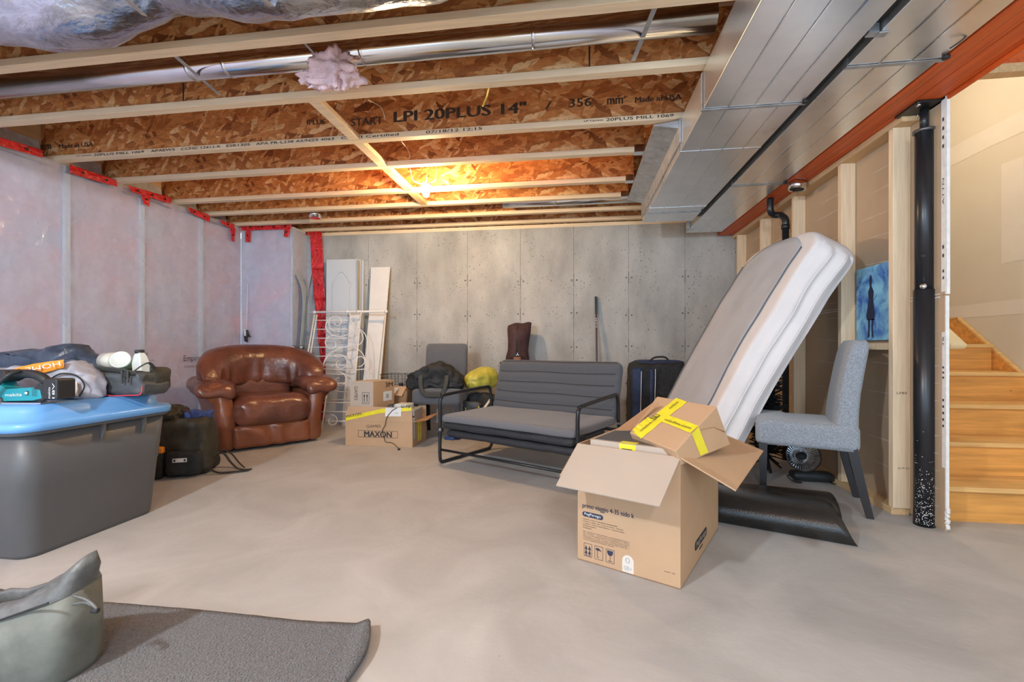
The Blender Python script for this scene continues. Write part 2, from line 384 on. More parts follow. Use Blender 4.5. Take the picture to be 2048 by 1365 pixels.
# insulated left wall: pink batts, studs, film
b = MB(); b.box(-4.15, -4.035, YB, 4.995, 0, JZ)
b.box(-4.035, -3.38, 5.02, 5.29, 0, JZ)
wl = b.build('wall_left', 'wall_pink', kind='structure')
for u in (137, 287, 405, 490):
    y = px(u, 600, WX).y
    MB().box(-4.034, -4.006, y-.019, y+.019, 0, JZ).build('stud_face', 'stud_grey', wl)
for y in (1.1, .5, -.1, -.7): MB().box(-4.034, -4.006, y-.019, y+.019, 0, JZ).build('stud_face', 'stud_grey', wl)
MB().box(-3.378, -3.352, 5.0, 5.29, 0, JZ).build('stud_face', 'stud_grey', wl)
MB().box(-4.034, -3.36, 5.0, 5.019, 0, .04).build('bottom_plate', 'plate_wood', wl)
def film(a, b_, z0, z1, n, nu=60, nv=40, amp=.012, seed=0):
    a = Vector(a); b_ = Vector(b_); n = Vector(n)
    def fn(s, t):
        p = a.lerp(b_, s); p = Vector((p.x, p.y, z0+(z1-z0)*t))
        q = Vector((p.x+p.y, seed, p.z))
        d = nz(q, 2.4)*amp+nz(q, 7)*amp*.45+abs(nz(Vector((q.x*5, seed, q.z*1.2))))*amp*.6+abs(nz(Vector((q.x*3+q.z*9, seed, q.z*4-q.x*7))))*amp*.5
        return p+n*d
    return MB().grid(fn, nu, nv)
film((-3.998, YB, 0), (-3.998, 4.985, 0), .0, JZ, (1, 0, 0), 220, 80).build('plastic_film', 'poly_film', wl)
film((-3.998, 4.985, 0), (-3.345, 4.985, 0), .0, JZ-.02, (0, -1, 0), 40, 110, .018, 3).build('plastic_film', 'poly_film', wl)
film((-3.345, 4.985, 0), (-3.345, 5.285, 0), .0, JZ-.02, (1, 0, 0), 10, 30, .006, 5).build('plastic_film', 'poly_film', wl)
film((-3.345, 5.285, 0), (-3.10, 5.285, 0), .0, JZ-.06, (0, -1, 0), 14, 40, .016, 7).build('plastic_film', 'poly_film', wl)
b = MB()
def ltext(s, u0, v0, u1, h):
    p = px(u0, v0, -3.972); q = px(u1, v0, -3.972); b.text(s, p, (0, 1, 0), (0, 0, 1), (q-p).length, h, .002)
ltext('Empire', 367, 726, 400, .075); ltext('DESIGNED & DIST', 368, 736, 402, .022)
p = px(283, 716, -3.972)
b.text('v', p+Vector((0, .03, .01)), (0, 1, 0), (0, 0, 1), .03, .035, .002); b.text('- - - - -', p+Vector((0, 0, -.03)), (0, 1, 0), (0, 0, 1), .12, .008, .002); b.text('---------', p+Vector((0, 0, -.08)), (0, 1, 0), (0, 0, 1), .12, .008, .002)
b.build('film_lettering', 'ink_soft', wl)
# rim closing the joist bays on the left
MB().box(-4.19, -4.15, YB, 5.5, JZ, 2.70).build('trim_1', 'plate_wood', kind='structure')
MB().box(-4.19, 3.2, BY+.06, BY+.1, 2.355, 2.70).build('trim_2', 'osb', kind='structure')
MB().box(-3.9, 1.75, BY+.0, BY+.14, 2.315, 2.355).build('trim_3', 'lumber', kind='structure')      # sill plate on the concrete
# subfloor
MB().box(-4.3, 1.80, YB, 5.5, 2.70, 2.725).build('ceiling', 'osb', kind='structure')
MB().box(1.80, 3.2, YB, 5.5, 3.05, 3.1).build('ceiling_stairwell', 'drywall_tan', kind='structure')
# right partition: paper side of the drywall, seen between studs
b = MB()
b.box(RX, RX+.0125, 2.50, 5.3, .012, 1.168); b.box(RX, RX+.0125, 2.49, 5.3, 1.176, 2.15)
b.box(RX+.002, RX+.012, 2.52, 5.3, 1.168, 1.176)
wr = b.build('wall_right', 'paper_brown', kind='structure')
b = MB()
b.box(RX-.0012, RX, 2.53, 5.28, 1.163, 1.168); b.box(RX-.0012, RX, 2.53, 5.28, 1.178, 1.182)
b.build('joint_edge', 'drywall_edge', wr)
b = MB(); b.box(RX-.0008, RX+.0135, 2.488, 2.4985, 1.176, 2.149); b.box(RX-.0008, RX+.0135, 2.493, 2.5, .10, 1.168)
b.box(RX-.0010, RX, 2.4985, 2.522, 1.19, 2.14); b.box(RX-.0010, RX, 2.5, 2.518, .32, .99)
for k in range(16):
    z = .02+k*.006+random.uniform(-.004, .004); b.soft((RX+.006, 2.496+random.uniform(-.006, .004), z+.01), (.018, .016, .016), .006, 2)
b.build('panel_edge', 'drywall_edge', wr)
b = MB()
for z0, z1, t in ((1.25, 1.30, 'ii'), (1.36, 1.42, 'lI'), (1.62, 1.75, 'ATTN'), (1.9, 2.05, 'IIII'), (.52, .66, 'IIIII'), (.76, .82, 'III'), (.92, .97, 'TR')):
    b.text(t, (RX-.0012, 2.504, z0), (0, 0, 1), (0, 1, 0), z1-z0, .010, .0008)
b.build('edge_print', 'ink_blue', wr)
b = MB(); rr = random.Random(7)
bays = [(2.52, 2.66), (2.80, 3.20), (3.28, 3.84), (3.92, 4.48), (4.56, 5.1)]
def streak(y0, z0, L_, h, sl):
    n = 7; top = []; bot = []
    for i in range(n+1):
        t = i/n; y = y0+L_*t; z = z0+sl*L_*t; e = math.sin(math.pi*t)**.6*h*(.7+.5*nz((y*20, z*20, 0)))
        top.append(Vector((RX-.0010, y, z+e/2))); bot.append(Vector((RX-.0010, y, z-e/2)))
    for i in range(n): b.quad(bot[i], top[i], top[i+1], bot[i+1])
for k in range(11):
    streak(2.53, .12+k*.088, .13+rr.uniform(-.03, .02), .008+rr.random()*.007, -.10)
for (y0, y1) in bays[1:]:
    for k in range(13):
        z = .2+k*.15+rr.uniform(-.03, .03); streak(y0+rr.random()*.05, z, (y1-y0)*rr.uniform(.5, .95), .006+.006*rr.random(), rr.uniform(-.02, .08))
b.build('joint_compound', 'mud_white', wr)
# wall across the stairs and far end of stairwell
ws = MB().box(SX, SX+.1, YB, 5.5, 0, 3.05).build('wall_stairs', 'drywall_tan', kind='structure')
b = MB()
def band(z0, z1, y0, y1, seed):
    def fn(s, t):
        y = y0+(y1-y0)*s; e = nz((y*2.2, seed, t*3))*.02
        return (SX-.0015, y, z0+(z1-z0)*t+e)
    b.grid(fn, 24, 1, sm=False)
band(1.14, 1.24, 1.2, 5.2, 1); band(2.36, 2.5, 1.2, 5.2, 5); band(1.5, 2.2, 3.46, 3.62, 9)
b.build('joint_compound', 'drywall_mud', ws)
MB().box(1.82, SX, 5.2, 5.25, .9, 3.05).build('wall_stair_end', 'drywall_tan', kind='structure')
MB().box(1.8125, 1.83, 2.75, 5.2, .9, 3.05).build('wall_stair_left', 'drywall_tan', kind='structure')
# ================================================================= FRAMING
JY = [1.967, 2.45, 3.0, 3.46, 4.045, 4.46, 4.88, 5.25]
def joist(y, x0, x1, label):
    t = thing('floor_joist', label, 'joist', (x0, y, JZ), 0, 'engineered floor joists overhead')
    MB().box(0, x1-x0, -.029, .029, 0, .038).build('bottom_flange', 'lumber', t, bevel=.002)
    MB().box(0, x1-x0, -.0048, .0048, .037, .303).build('web', 'osb', t)
    MB().box(0, x1-x0, -.029, .029, .302, .339).build('top_flange', 'lumber', t)
    return t
jl = ['engineered joist nearest the camera, right behind the foil wrapped duct',
      'engineered joist second from the camera, beyond the long round duct and insulation tuft',
      'engineered joist printed with black mill lettering on flange and web',
      'engineered joist just beyond the lettered joist, before the bulb',
      'engineered joist lit orange directly in front of the bare bulb wires',
      'engineered joist directly beyond the glowing bare bulb',
      'second engineered joist from the concrete wall, beyond the thin round duct',
      'engineered joist resting close above the concrete wall sill']
jo = []
for i, y in enumerate(JY):
    jo.append(joist(y, -4.14, 1.5 if i not in (3, 4, 5) else .5, jl[i]))
joist(1.48, -4.14, 1.5, 'engineered joist above the foil wrapped duct at the top edge')
YF = JY[2]-.029
b = MB()
def jt(s, u0, u1, v, h, Y=YF, z=None, mi=0):
    p = py(u0, v, Y); q = py(u1, v, Y); z = p.z if z is None else z
    b.text(s, (p.x, Y, z), (1, 0, 0), (0, 0, 1), q.x-p.x, h, .0014, mi)
    for k_ in range(1, 4 if 'LPI' in s else 2): b.text(s, (p.x+.0022*k_*(1.6 if h > .03 else .55), Y, z+.0006*k_), (1, 0, 0), (0, 0, 1), q.x-p.x, h, .0014+.0002*k_, mi)
zf = JZ+.011
jt('LP I-Joists', 153, 183, 300, .010, z=zf+.003); jt('20PLUS MILL 1069', 188, 288, 300, .017, z=zf); jt('APAEWS', 302, 350, 292, .018, z=zf)
jt('CCMC 12412-R', 362, 441, 288, .017, z=zf); jt('ESR1305', 453, 500, 283, .017, z=zf); jt('APA PR-L238 AS/NZS 4063', 512, 668, 276, .017, z=zf)
jt('C  SFI Certified', 682, 797, 266, .017, z=zf); jt('07/18/12 12:15', 852, 964, 250, .019, z=zf); jt('LP I-Joists', 1168, 1206, 230, .012, z=zf+.003); jt('20PLUS MILL 1069', 1212, 1347, 225, .019, z=zf)
b.build('lettering', 'ink', jo[2], world=True)
b = MB(); Y = JY[2]-.0048
jt('START', 702, 765, 222, .052, Y, 2.47); jt('LPI 20PLUS 14"', 787, 1050, 217, .075, Y, 2.475); jt('/', 1090, 1103, 195, .05, Y, 2.49); jt('356', 1138, 1182, 190, .055, Y, 2.49)
jt('mm', 1214, 1245, 188, .04, Y, 2.49); jt('Made in USA', 1270, 1362, 182, .035, Y, 2.49)
jt('mm', 78, 102, 276, .04, Y, 2.46); jt('Made in USA', 118, 186, 276, .035, Y, 2.46); jt('IPLUS', 614, 650, 240, .035, Y, 2.5)
b.build('web_stencil', 'ink_soft', jo[2], world=True)
b = MB(); Y = JY[1]-.0048
jt('IIIII II I III HI', 55, 225, 170, .035, Y, 2.52)
p = py(367, 200, Y); b.box(p.x-.006, p.x+.004, Y-.001, Y, 2.40, 2.55); p = py(1179, 115, Y); b.box(p.x-.005, p.x+.004, Y-.001, Y, 2.40, 2.52)
b.build('web_stencil', 'ink', jo[1], world=True)
b = MB(); Y = JY[0]-.0048
p = py(190, 80, Y); b.box(p.x-.006, p.x+.005, Y-.001, Y, 2.40, 2.58); p = py(127, 60, Y); b.box(p.x-.002, p.x+.002, Y-.001, Y, 2.40, 2.6)
b.build('web_stencil', 'ink', jo[0], world=True)
# flat blocking in line between the joists
bl = ['pine block between the second and the lettered joist, nearest of the diagonal-looking line', 'pine block just beyond the lettered joist, second in the line of blocking',
      'pine block lit beside the bare bulb wires, third in the line of blocking', 'pine block right under the bulb glow, farthest in the line of blocking']
for i in range(4):
    o = MB().box(-1.56, -1.49, JY[i+1]+.029, JY[i+2]-.029, JZ+.001, JZ+.037).build('blocking', 'plate_wood' if i > 1 else 'lumber', bevel=.002)
    tag(o, bl[i], 'wood block', 'blocking between the joists')
# beam
b = MB(); b.box(1.56, 1.605, YB, 5.28, 2.15, 2.36); b.box(1.608, 1.68, YB, 5.28, 2.15, 2.36); b.box(1.683, 1.797, YB, 5.28, 2.15, 2.36)
b.box(1.80, 1.812, YB, 2.6, 2.13, 2.36)
bm = b.build('ceiling_beam', 'beam_red', bevel=.002); tag(bm, 'long red stained laminated wooden beam carried by the black steel post', 'beam')
MB().box(1.6052, 1.6078, YB, 5.27, 2.1492, 2.34).build('ply_line', 'beam_line', bm)
# stud wall under the beam
o = MB().box(1.712, 1.80, 2.49+.17, 5.28, 2.112, 2.149).build('top_plate', 'plate_wood', bevel=.002); tag(o, 'horizontal wooden top plate fixed under the red beam', 'wood plate')
sy = [2.766, 3.254, 3.898, 4.53, 5.146]
sl = ['pine wall stud closest to the black steel post', 'pine wall stud right of the leaning mattress top, left of the blue picture', 'stained pine wall stud behind the mattress, right of the black drain pipe',
      'pine wall stud left of the black drain pipe', 'pine wall stud in the corner by the concrete wall']
for i, y in enumerate(sy):
    t = MB().box(1.713, 1.799, y-.038, y, .0385, 2.1115).build('wall_stud', 'stud_wood', bevel=.002); tag(t, sl[i], 'stud', 'studs of the open partition')
    if i == 0:
        b = MB(); b.text('LF82', (1.73, y-.038, .66), (1, 0, 0), (0, 0, 1), .05, .012, .001); b.text('(S-P-F)', (1.735, y-.038, .25), (1, 0, 0), (0, 0, 1), .055, .012, .001); b.build('grade_stamp', 'ink_soft', t)
o = MB().box(1.712, 1.80, 2.74, 5.28, .0, .038).build('bottom_plate', 'plate_wood', bevel=.002); tag(o, 'wooden bottom plate of the open stud wall on the concrete floor', 'wood plate')
z = px(1740, 687, 1.75).z
o = MB().box(1.735, 1.799, sy[0]+.0005, sy[1]-.0385, z-.038, z).build('nogging_block', 'stud_wood'); tag(o, 'horizontal pine block between studs holding the blue picture', 'wood block')
# header of the stair opening
t = thing('stair_header', 'pine header joist across the top of the stair opening', 'header', (1.82, 2.74, JZ))
MB().box(0, 1.135, -.03, .03, 0, .045).build('flange', 'plate_wood', t); MB().box(0, 1.135, -.01, .01, .045, .30).build('web', 'beam_red', t)
# ================================================================= STEEL POST
t = thing('steel_post', 'black telescoping steel post under the red beam, spattered with plaster', 'post', (1.776, 2.60, 0))
P0 = Vector((1.776, 2.60, 0))
def pc(name, r, z0, z1, m='black_steel', n=28, bev=.002): return MB().cyl((0, 0, z0), (0, 0, z1), r, n).build(name, m, t)
pc('outer_tube', .0445, .0, 1.21); pc('inner_tube', .0385, 1.20, 2.02); pc('collar', .047, 2.02, 2.032, 'steel_dark'); pc('jack_screw', .018, 2.03, 2.14)
b = MB(); b.box(-.085, .03, -.085, .085, 2.138, 2.149); b.build('head_plate', 'black_steel', t, bevel=.002)
b = MB(); b.cyl((-.066, -.06, 2.130), (-.066, -.06, 2.139), .010, 8); b.build('bolt', 'steel_bright', t)
b = MB(); b.cyl((.012, .06, 2.130), (.012, .06, 2.139), .010, 8); b.build('bolt', 'steel_bright', t)
d = Vector((-.62, -.78, 0)).normalized()
b = MB(); b.cyl(d*.036+Vector((0, 0, 1.225)), d*.050+Vector((0, 0, 1.225)), .014, 14); b.build('pin', 'steel_bright', t)
b = MB(); b.cyl(d*.030+Vector((0, 0, 1.38)), d*.0392+Vector((0, 0, 1.38)), .012, 14); b.build('pin_hole', 'gap_black', t)
b = MB(); rr = random.Random(3)
for k in range(330):
    z = abs(rr.gauss(0, .16))+.01; 
    if z > .62: continue
    a = R(rr.uniform(185, 330)); p = Vector((math.cos(a)*.0447, math.sin(a)*.0447, z)); n = Vector((math.cos(a), math.sin(a), 0)); tg = Vector((-n.y, n.x, 0)); s = rr.uniform(.0007, .0022)
    b.add([p+n*.0006+tg*math.cos(q)*s*rr.uniform(.8, 1.5)+Vector((0, 0, math.sin(q)*s)) for q in [i*math.pi/3 for i in range(6)]], [tuple(range(6))])
b.build('plaster_spatter', 'drywall_edge', t, kind='stuff')
# ================================================================= STAIRS
t = thing('staircase', 'orange pine staircase rising behind the drywall end', 'stairs', (1.834, 2.68, 0))
RI, RU = .1875, .245
for i in range(5):
    MB().box(0, 1.095, RU*i, RU*i+.018, RI*i if i else 0, RI*(i+1)-.027).build('riser', 'stair_pine', t)
    y1 = RU*(i+1)+.018 if i < 4 else 2.4
    MB().box(0, 1.095, RU*i-.028, y1, RI*(i+1)-.027, RI*(i+1)).build('tread', 'stair_nose', t, bevel=.006)
b = MB(); sk = []
y0 = 2.66; f = lambda y: .738+.80*(y-3.461)
poly = [(y0, 0), (y0, f(y0)), (3.958, 1.136), (5.19, 1.136), (5.19, 0)]
b.prism([Vector((2.932, y, z)) for y, z in poly], (1, 0, 0), .026); b.build('skirt_board', 'stair_pine', t, world=True)
b = MB(); b.bar((2.942, y0, f(y0)+.006), (2.942, 3.958, 1.142), .028, .014); b.bar((2.942, 3.95, 1.142), (2.942, 5.19, 1.142), .028, .014); b.build('skirt_cap', 'stair_nose', t, world=True)
t = thing('handrail', 'pale wooden handrail with rounded edge rising above the orange stairs', 'handrail', (2.11, 2.84, .915))
b = MB(); T = Matrix.Rotation(R(37.5), 4, 'X')
b.soft((0, 1.1, 0), (.092, 2.2, .042), .014, 6, T); b.build('rail', 'rail_wood', t)
b = MB(); b.bar((-.28, 1.3, 1.0), (0, 1.3, .97), .02, .02); b.build('bracket', 'steel_dark', t)
# ================================================================= DUCTS
def rect_duct(name, label, x0, x1, y0, y1, z0, z1, beads):
    t = thing(name, label, 'duct', (x0, y0, z0)); L_ = y1-y0; w_ = x1-x0; h = z1-z0
    b = MB(); b.box(0, w_, 0, L_, 0, h); b.build('casing', 'galvanised', t, bevel=.003)
    for k in beads: 
        b = MB(); b.bar((w_*k, .02, -.001), (w_*k, L_-.02, -.001), .006, .004); b.build('bead', 'galvanised_smooth', t)
    return t
d1 = rect_duct('trunk_duct', 'wide grey sheet metal trunk duct, the left of the two', .655, 1.132, .2, 4.62, 2.15, 2.352, (.25, .52, .78))
d2 = rect_duct('trunk_duct', 'narrower shiny sheet metal trunk duct beside the red beam', 1.182, 1.548, .2, 5.1, 2.15, 2.352, (.34, .68))
for y in (2.98, 4.15):
    MB().box(.653, 1.134, y-.006, y+.006, 2.1485, 2.3).build('joint_seam', 'galvanised_smooth', d1, world=True)
o = MB().box(1.1345, 1.1795, .2, 4.60, 2.185, 2.345).build('gap_shade_strip', 'gap_black'); tag(o, 'black strip painting the shade of the gap between the two trunk ducts', 'painted shade')  # black strip stands for the shade deep between the ducts
# sheet metal return panning against the joists
b = MB()
pts = [(.50, 3.02), (.50, 4.50), (.655, 4.50), (.655, 2.98)]
b.hexa([Vector((x, y, 2.30 if x > .6 else 2.345)) for x, y in pts]+[Vector((x, y, 2.352)) for x, y in pts])
b.box(.645, .653, 2.95, 4.62, 2.20, 2.352)
o = b.build('return_panning', 'galvanised_worn'); tag(o, 'dull creased sheet metal panning along the left side of the wide duct', 'sheet metal')
for i, (yy, l) in enumerate(((3.46, 'nearest'), (4.045, 'middle'), (4.46, 'farthest'))):
    b = MB(); b.box(.43, .50, yy-.034, yy+.034, JZ-.004, JZ-.001); b.box(.43, .50, yy-.034, yy-.030, JZ-.002, JZ+.05); b.box(.43, .50, yy+.030, yy+.034, JZ-.002, JZ+.05); b.box(.497, .50, yy-.06, yy+.06, JZ-.002, JZ+.06)
    o = b.build('joist_hanger', 'galvanised_smooth'); tag(o, 'small shiny joist hanger beside the metal panning, %s of three' % l, 'hanger', 'joist hangers at the metal panning')
# hanging straps
def strap(label, pts, w_=.022, gr=None):
    t = thing('hanger_strap', label, 'strap', pts[0], 0, 'metal duct straps')
    b = MB()
    for p, q in zip(pts[:-1], pts[1:]): b.bar(p, q, w_, .0025, up=(0, 0, 1) if abs((Vector(q)-Vector(p)).normalized().z) < .9 else (1, 0, 0))
    b.build('band', 'galvanised_worn', t, world=True)
    if gr: b = MB(); g = Vector(gr); b.cyl(g-Vector((0, 0, .010)), g, .014, 14); b.build('grommet', 'gap_black', t, world=True)
    return t
def dstrap(label, x0, x1, y, z=2.1465):
    strap(label, [(x0-.006, y, 2.34), (x0-.006, y, z), (x1+.02, y, z)], gr=(x1+.004, y-.03, z))
dstrap('metal strap crossing under the wide duct above the joist lettering', .655, 1.132, 2.47)
dstrap('metal strap crossing under the narrow duct near the red beam top', 1.186, 1.548, 2.18)
dstrap('metal strap crossing under the narrow duct beside the round collar', 1.186, 1.548, 3.66)
dstrap('metal strap crossing under the wide duct near the concrete wall', .655, 1.132, 4.3)
for i, (y, l) in enumerate(((1.95, 'near the top of the view'), (4.9, 'near the concrete wall'))):
    o = MB().box(1.14, 1.176, y, y+.03, 2.148, 2.30).box(1.176, 1.21, y, y+.03, 2.144, 2.149).build('duct_clip', 'galvanised_worn'); tag(o, 'small bent metal clip in the dark gap between ducts, '+l, 'clip', 'clips between the ducts')
strap('pale diagonal metal strap between joists at upper left, across the round duct', [pz(350, 112, 2.365), pz(440, 190, 2.405)], .02)
strap('grey metal strap crossing the round duct at upper right', [pz(1311, 12, 2.362), pz(1266, 122, 2.40)], .022)
strap('thin pale strap in front of the foil wrapped duct, left one', [pz(243, -10, 2.10), pz(312, 52, 2.36)], .018)
strap('thin pale strap in front of the foil wrapped duct, right one', [pz(520, -8, 2.10), pz(578, 40, 2.36)], .018)
strap('thin pale strap above the pink insulation tuft', [pz(606, 83, 2.365), pz(642, 122, 2.40)], .012)
# round ducts
def round_duct(label, x0, x1, y, z, r, joints, m='galvanised_smooth'):
    t = thing('round_duct', label, 'duct', (x0, y, z))
    MB().cyl((0, 0, 0), (x1-x0, 0, 0), r, 32).build('pipe', m, t)
    for j in joints:
        b = MB(); b.tube([(j-x0-.009, 0, 0), (j-x0+.009, 0, 0)], r+.0012, 32); b.build('joint_band', 'galvanised_smooth', t)
    return t
round_duct('long shiny round duct running between the two nearest joists', -4.1, .64, 2.21, 2.442, .062, (-2.07, -1.85, -1.08, -.2))
round_duct('thin round duct between joists just before the concrete wall', -.75, .64, 4.67, 2.42, .05, (-.2,))
t = thing('ceiling_boot', 'small round metal duct collar hanging between joists above the skis', 'duct collar', pz(630, 433, 2.37))
b = MB(); b.lathe([(.055, -.02), (.062, -.02), (.062, .08), (.055, .08)], None, 24); b.build('collar_ring', 'galvanised_smooth', t)
b = MB(); b.lathe([(0, .055), (.055, .055), (.055, .07), (0, .07)], None, 20); b.build('damper', 'steel_dark', t)
# elbow collar on the narrow duct
t = thing('duct_elbow', 'shiny crinkled round elbow collar pointing down from the narrow duct', 'duct elbow', (1.548, 3.62, 2.20))
b = MB(); b.tube(catmull([(-.04, .0, .03), (.03, 0, .02), (.075, 0, -.02), (.085, 0, -.06)], 5), .055, 24); b.build('elbow', 'galvanised_worn', t)
b = MB(); T = Matrix.Translation((.087, 0, -.055)) @ Matrix.Rotation(R(8), 4, 'Y'); b.lathe([(.05, 0), (.058, 0), (.058, -.062), (.053, -.062), (.050, -.01), (.0, -.008)], T, 28); b.build('collar_ring', 'galvanised_smooth', t)
b = MB(); b.lathe([(0, -.055), (.049, -.055), (.049, -.052), (0, -.052)], T, 24); b.build('opening', 'gap_black', t)
# foil insulated duct, sagging
t = thing('foil_duct', 'sagging foil wrapped flexible duct along the top left edge', 'duct', (-4.0, 1.60, 2.3))
b = MB(); pts = []; rad = []
for i in range(61):
    x = -3.95+i*.071; pts.append((x, 1.60+.02*math.sin(i*.3), 2.36+.014*math.sin(i*.42)+.035*math.exp(-((x+1.65)/.3)**2)+.10*max(0, x+.75))); rad.append(.150+.010*math.sin(i*.55)+.004*math.sin(i*1.9))
b.tube(pts, rad, 30); b.warp(lambda p: p+Vector((0, nz(p, 9), nz(p+Vector((5, 5, 5)), 9)))*.012).build('jacket', 'foil', t, world=True)
# drain pipe
t = thing('drain_pipe', 'black plastic drain pipe bending down from the beam behind the mattress', 'pipe', (1.69, 4.2, 0))
P_ = [px(1541, 398, 1.60), px(1541, 422, 1.60), px(1548, 430, 1.64), px(1562, 431, 1.68)]
a = px(1571, 440, 1.69)
b = MB(); b.tube(catmull(P_+[a, a-Vector((0, 0, .06))], 6), .026, 16); b.build('trap_bend', 'black_steel', t, world=True)
b = MB(); b.cyl(a-Vector((0, 0, .05)), (a.x, a.y, .0), .025, 16); b.build('riser_pipe', 'black_steel', t, world=True)
b = MB(); b.cyl(a-Vector((0, 0, .04)), a-Vector((0, 0, .075)), .031, 16); b.build('coupling', 'black_steel', t, world=True)
# ================================================================= BULB AND WIRES
LB = py(852, 386, 3.78)
t = thing('bare_bulb', 'glowing bare bulb in a white holder hanging below the joists', 'light bulb', LB)
b = MB(); b.lathe([(.0, -.038), (.014, -.036), (.026, -.022), (.030, -.004), (.026, .014), (.016, .034), (.013, .045)], None, 20); b.build('bulb', 'bulb_glass', t)
b = MB(); b.lathe([(.014, .040), (.024, .042), (.044, .064), (.046, .078), (.040, .088), (.0, .090)], None, 24); b.build('lamp_holder', 'porcelain', t)
for (u, v, dx) in ((820, 337, -.04), (856, 336, -.005), (873, 334, .035)):
    q = pz(u, v, 2.375); p = LB+Vector((dx, 0, .084)); m = (p+q)/2+Vector((dx*.6, 0, -.035))
    b = MB(); b.tube(catmull([q, m, p], 8), .0035, 6); b.build('supply_wire', 'cream_wire', t, world=True)
def wire(name, label, pts, r=.003, m='cream_wire', cat='wire', grp='loose wire ends at the joists'):
    o = MB().tube(catmull(pts, 8), r, 6).build(name, m); return tag(o, label, cat, grp)
wire('cable', 'pale wire end poking through the web above the joist date stamp', [pz(736, 200, 2.375), py(762, 215, 2.9), py(771, 240, JY[2]-.006)])
wire('cable', 'pale looped wire end hanging above the bulb', [pz(803, 283, 2.375), py(816, 300, 3.4), py(820, 315, 3.42), py(816, 317, 3.42)])
wire('cable', 'short pale wire end near the top right of the lettered joist', [pz(1305, 147, 2.375), pz(1322, 151, 2.38)])
wire('cable', 'yellow cable bit sticking down across the large stencil', [py(978, 176, 2.475), py(974, 192, 2.6), py(966, 212, 2.68)], .006, 'yellow_wire')
wire('cable', 'yellow cable strand above the long round duct', [pz(1085, 50, 2.55), pz(1110, 57, 2.5), pz(1135, 58, 2.5)], .004, 'yellow_wire')
wire('cable', 'dark wire end sticking out beside the red beam', [(1.57, 2.03, 2.20), (1.53, 2.03, 2.145), (1.50, 2.06, 2.125)], .003, 'wire_black')
# pink insulation tuft
b = MB(); cen = py(655, 140, 2.13)
def tuft(c, sx, sy_, sz, seed, n=26):
    c = Vector(c)
    def fn(s, t):
        th = s*2*math.pi; ph = t*math.pi; d = Vector((math.sin(ph)*math.cos(th), math.sin(ph)*math.sin(th), math.cos(ph)))
        k = 1+.75*nz(d*1.9+Vector((seed, 0, 0)))+.30*nz(d*5+Vector((0, seed, 0)))+.12*nz(d*13)
        return c+Vector((d.x*sx*k, d.y*sy_*k, d.z*sz*k))
    return fn
b.grid(tuft(cen+Vector((.02, 0, .01)), .10, .05, .075, 2.2), 40, 26); b.grid(tuft(cen+Vector((.085, .03, -.025)), .07, .05, .055, 5.1), 30, 20)
b.grid(tuft(cen+Vector((-.095, .03, -.02)), .065, .05, .026, 9.4), 30, 20); b.grid(tuft(cen+Vector((-.03, .02, -.05)), .08, .04, .025, 12.4), 30, 20)
o = b.build('insulation_tuft', 'pink_wool'); tag(o, 'torn pink fibreglass tuft hanging below the long round duct', 'insulation')
# ================================================================= RED TAPE
def tape(label, polys, plane, n, m='red_tape'):
    p0, nn = plane; t = None; b = MB()
    for poly in polys:
        q = [pp(u, v, p0, Vector(nn)) for u, v in poly]
        # wrinkled strip: subdivide the quad
        a, b_, c, d = q[:4]
        def fn(s, t_):
            p = (a.lerp(b_, s)).lerp(d.lerp(c, s), t_); return p+Vector(nn)*(.004+.010*abs(nz(p, 26))+.005*nz(p, 55))
        b.grid(fn, max(6, int((b_-a).length/.012)), 9, th=.0008)
    o = b.build('red_tape_strip', m); tag(o, label, 'tape', 'red sheathing tape on the plastic film')
    k = MB(); cnt = 0
    for poly in polys:
        q = [pp(u, v, p0, Vector(nn)) for u, v in poly]; L_ = (q[1]-q[0]).length; m_ = max(1, int(L_/.14))
        for i in range(m_):
            s = (i+.5)/m_; c = (q[0].lerp(q[1], s)).lerp(q[3].lerp(q[2], s), .5)+Vector(nn)*.014; e1 = (q[1]-q[0]).normalized(); e2 = Vector(nn).cross(e1)
            k.add([c+e1*math.cos(x)*.011+e2*math.sin(x)*.011 for x in [j*math.pi/5 for j in range(10)]], [tuple(range(10))])
    k.build('printed_mark', 'tape_ink', o)
    return o
PL = ((-3.975, 0, 0), (1, 0, 0)); PF = ((0, 4.965, 0), (0, -1, 0)); PR = ((0, 5.262, 0), (0, -1, 0))
tape('red tape strip on the film at the far left edge of view', [[(-60, 258), (84, 300), (85, 316), (-60, 276)]], PL, 0)
tape('red tape strip on the film between lettered joist end and the next', [[(138, 329), (233, 361), (233, 374), (138, 347)]], PL, 0)
tape('ragged red tape strip with a hanging tail below the film corner folds', [[(255, 371), (342, 396), (340, 408), (262, 384)], [(279, 384), (300, 390), (297, 414), (286, 408)]], PL, 0)
tape('short bent red tape strip on the film right of the ragged one', [[(374, 414), (418, 430), (418, 445), (378, 425)]], PL, 0)
tape('red tape turning the far film corner with one hanging tab', [[(439, 440), (468, 449), (468, 461), (441, 447)], [(459, 455), (470, 458), (468, 484), (462, 483)]], PL, 0)
tape('red tape band across the top of the narrow film panel with two tabs', [[(468, 449), (584, 447), (582, 459), (468, 462)], [(492, 459), (502, 459), (502, 485), (491, 485)], [(570, 455), (582, 457), (577, 475), (568, 474)]], PF, 0)
tape('thin red tape piece slanting down to the vertical band', [[(584, 449), (606, 466), (606, 472), (584, 458)], [(606, 466), (622, 461), (622, 470), (606, 472)]], PR, 0)
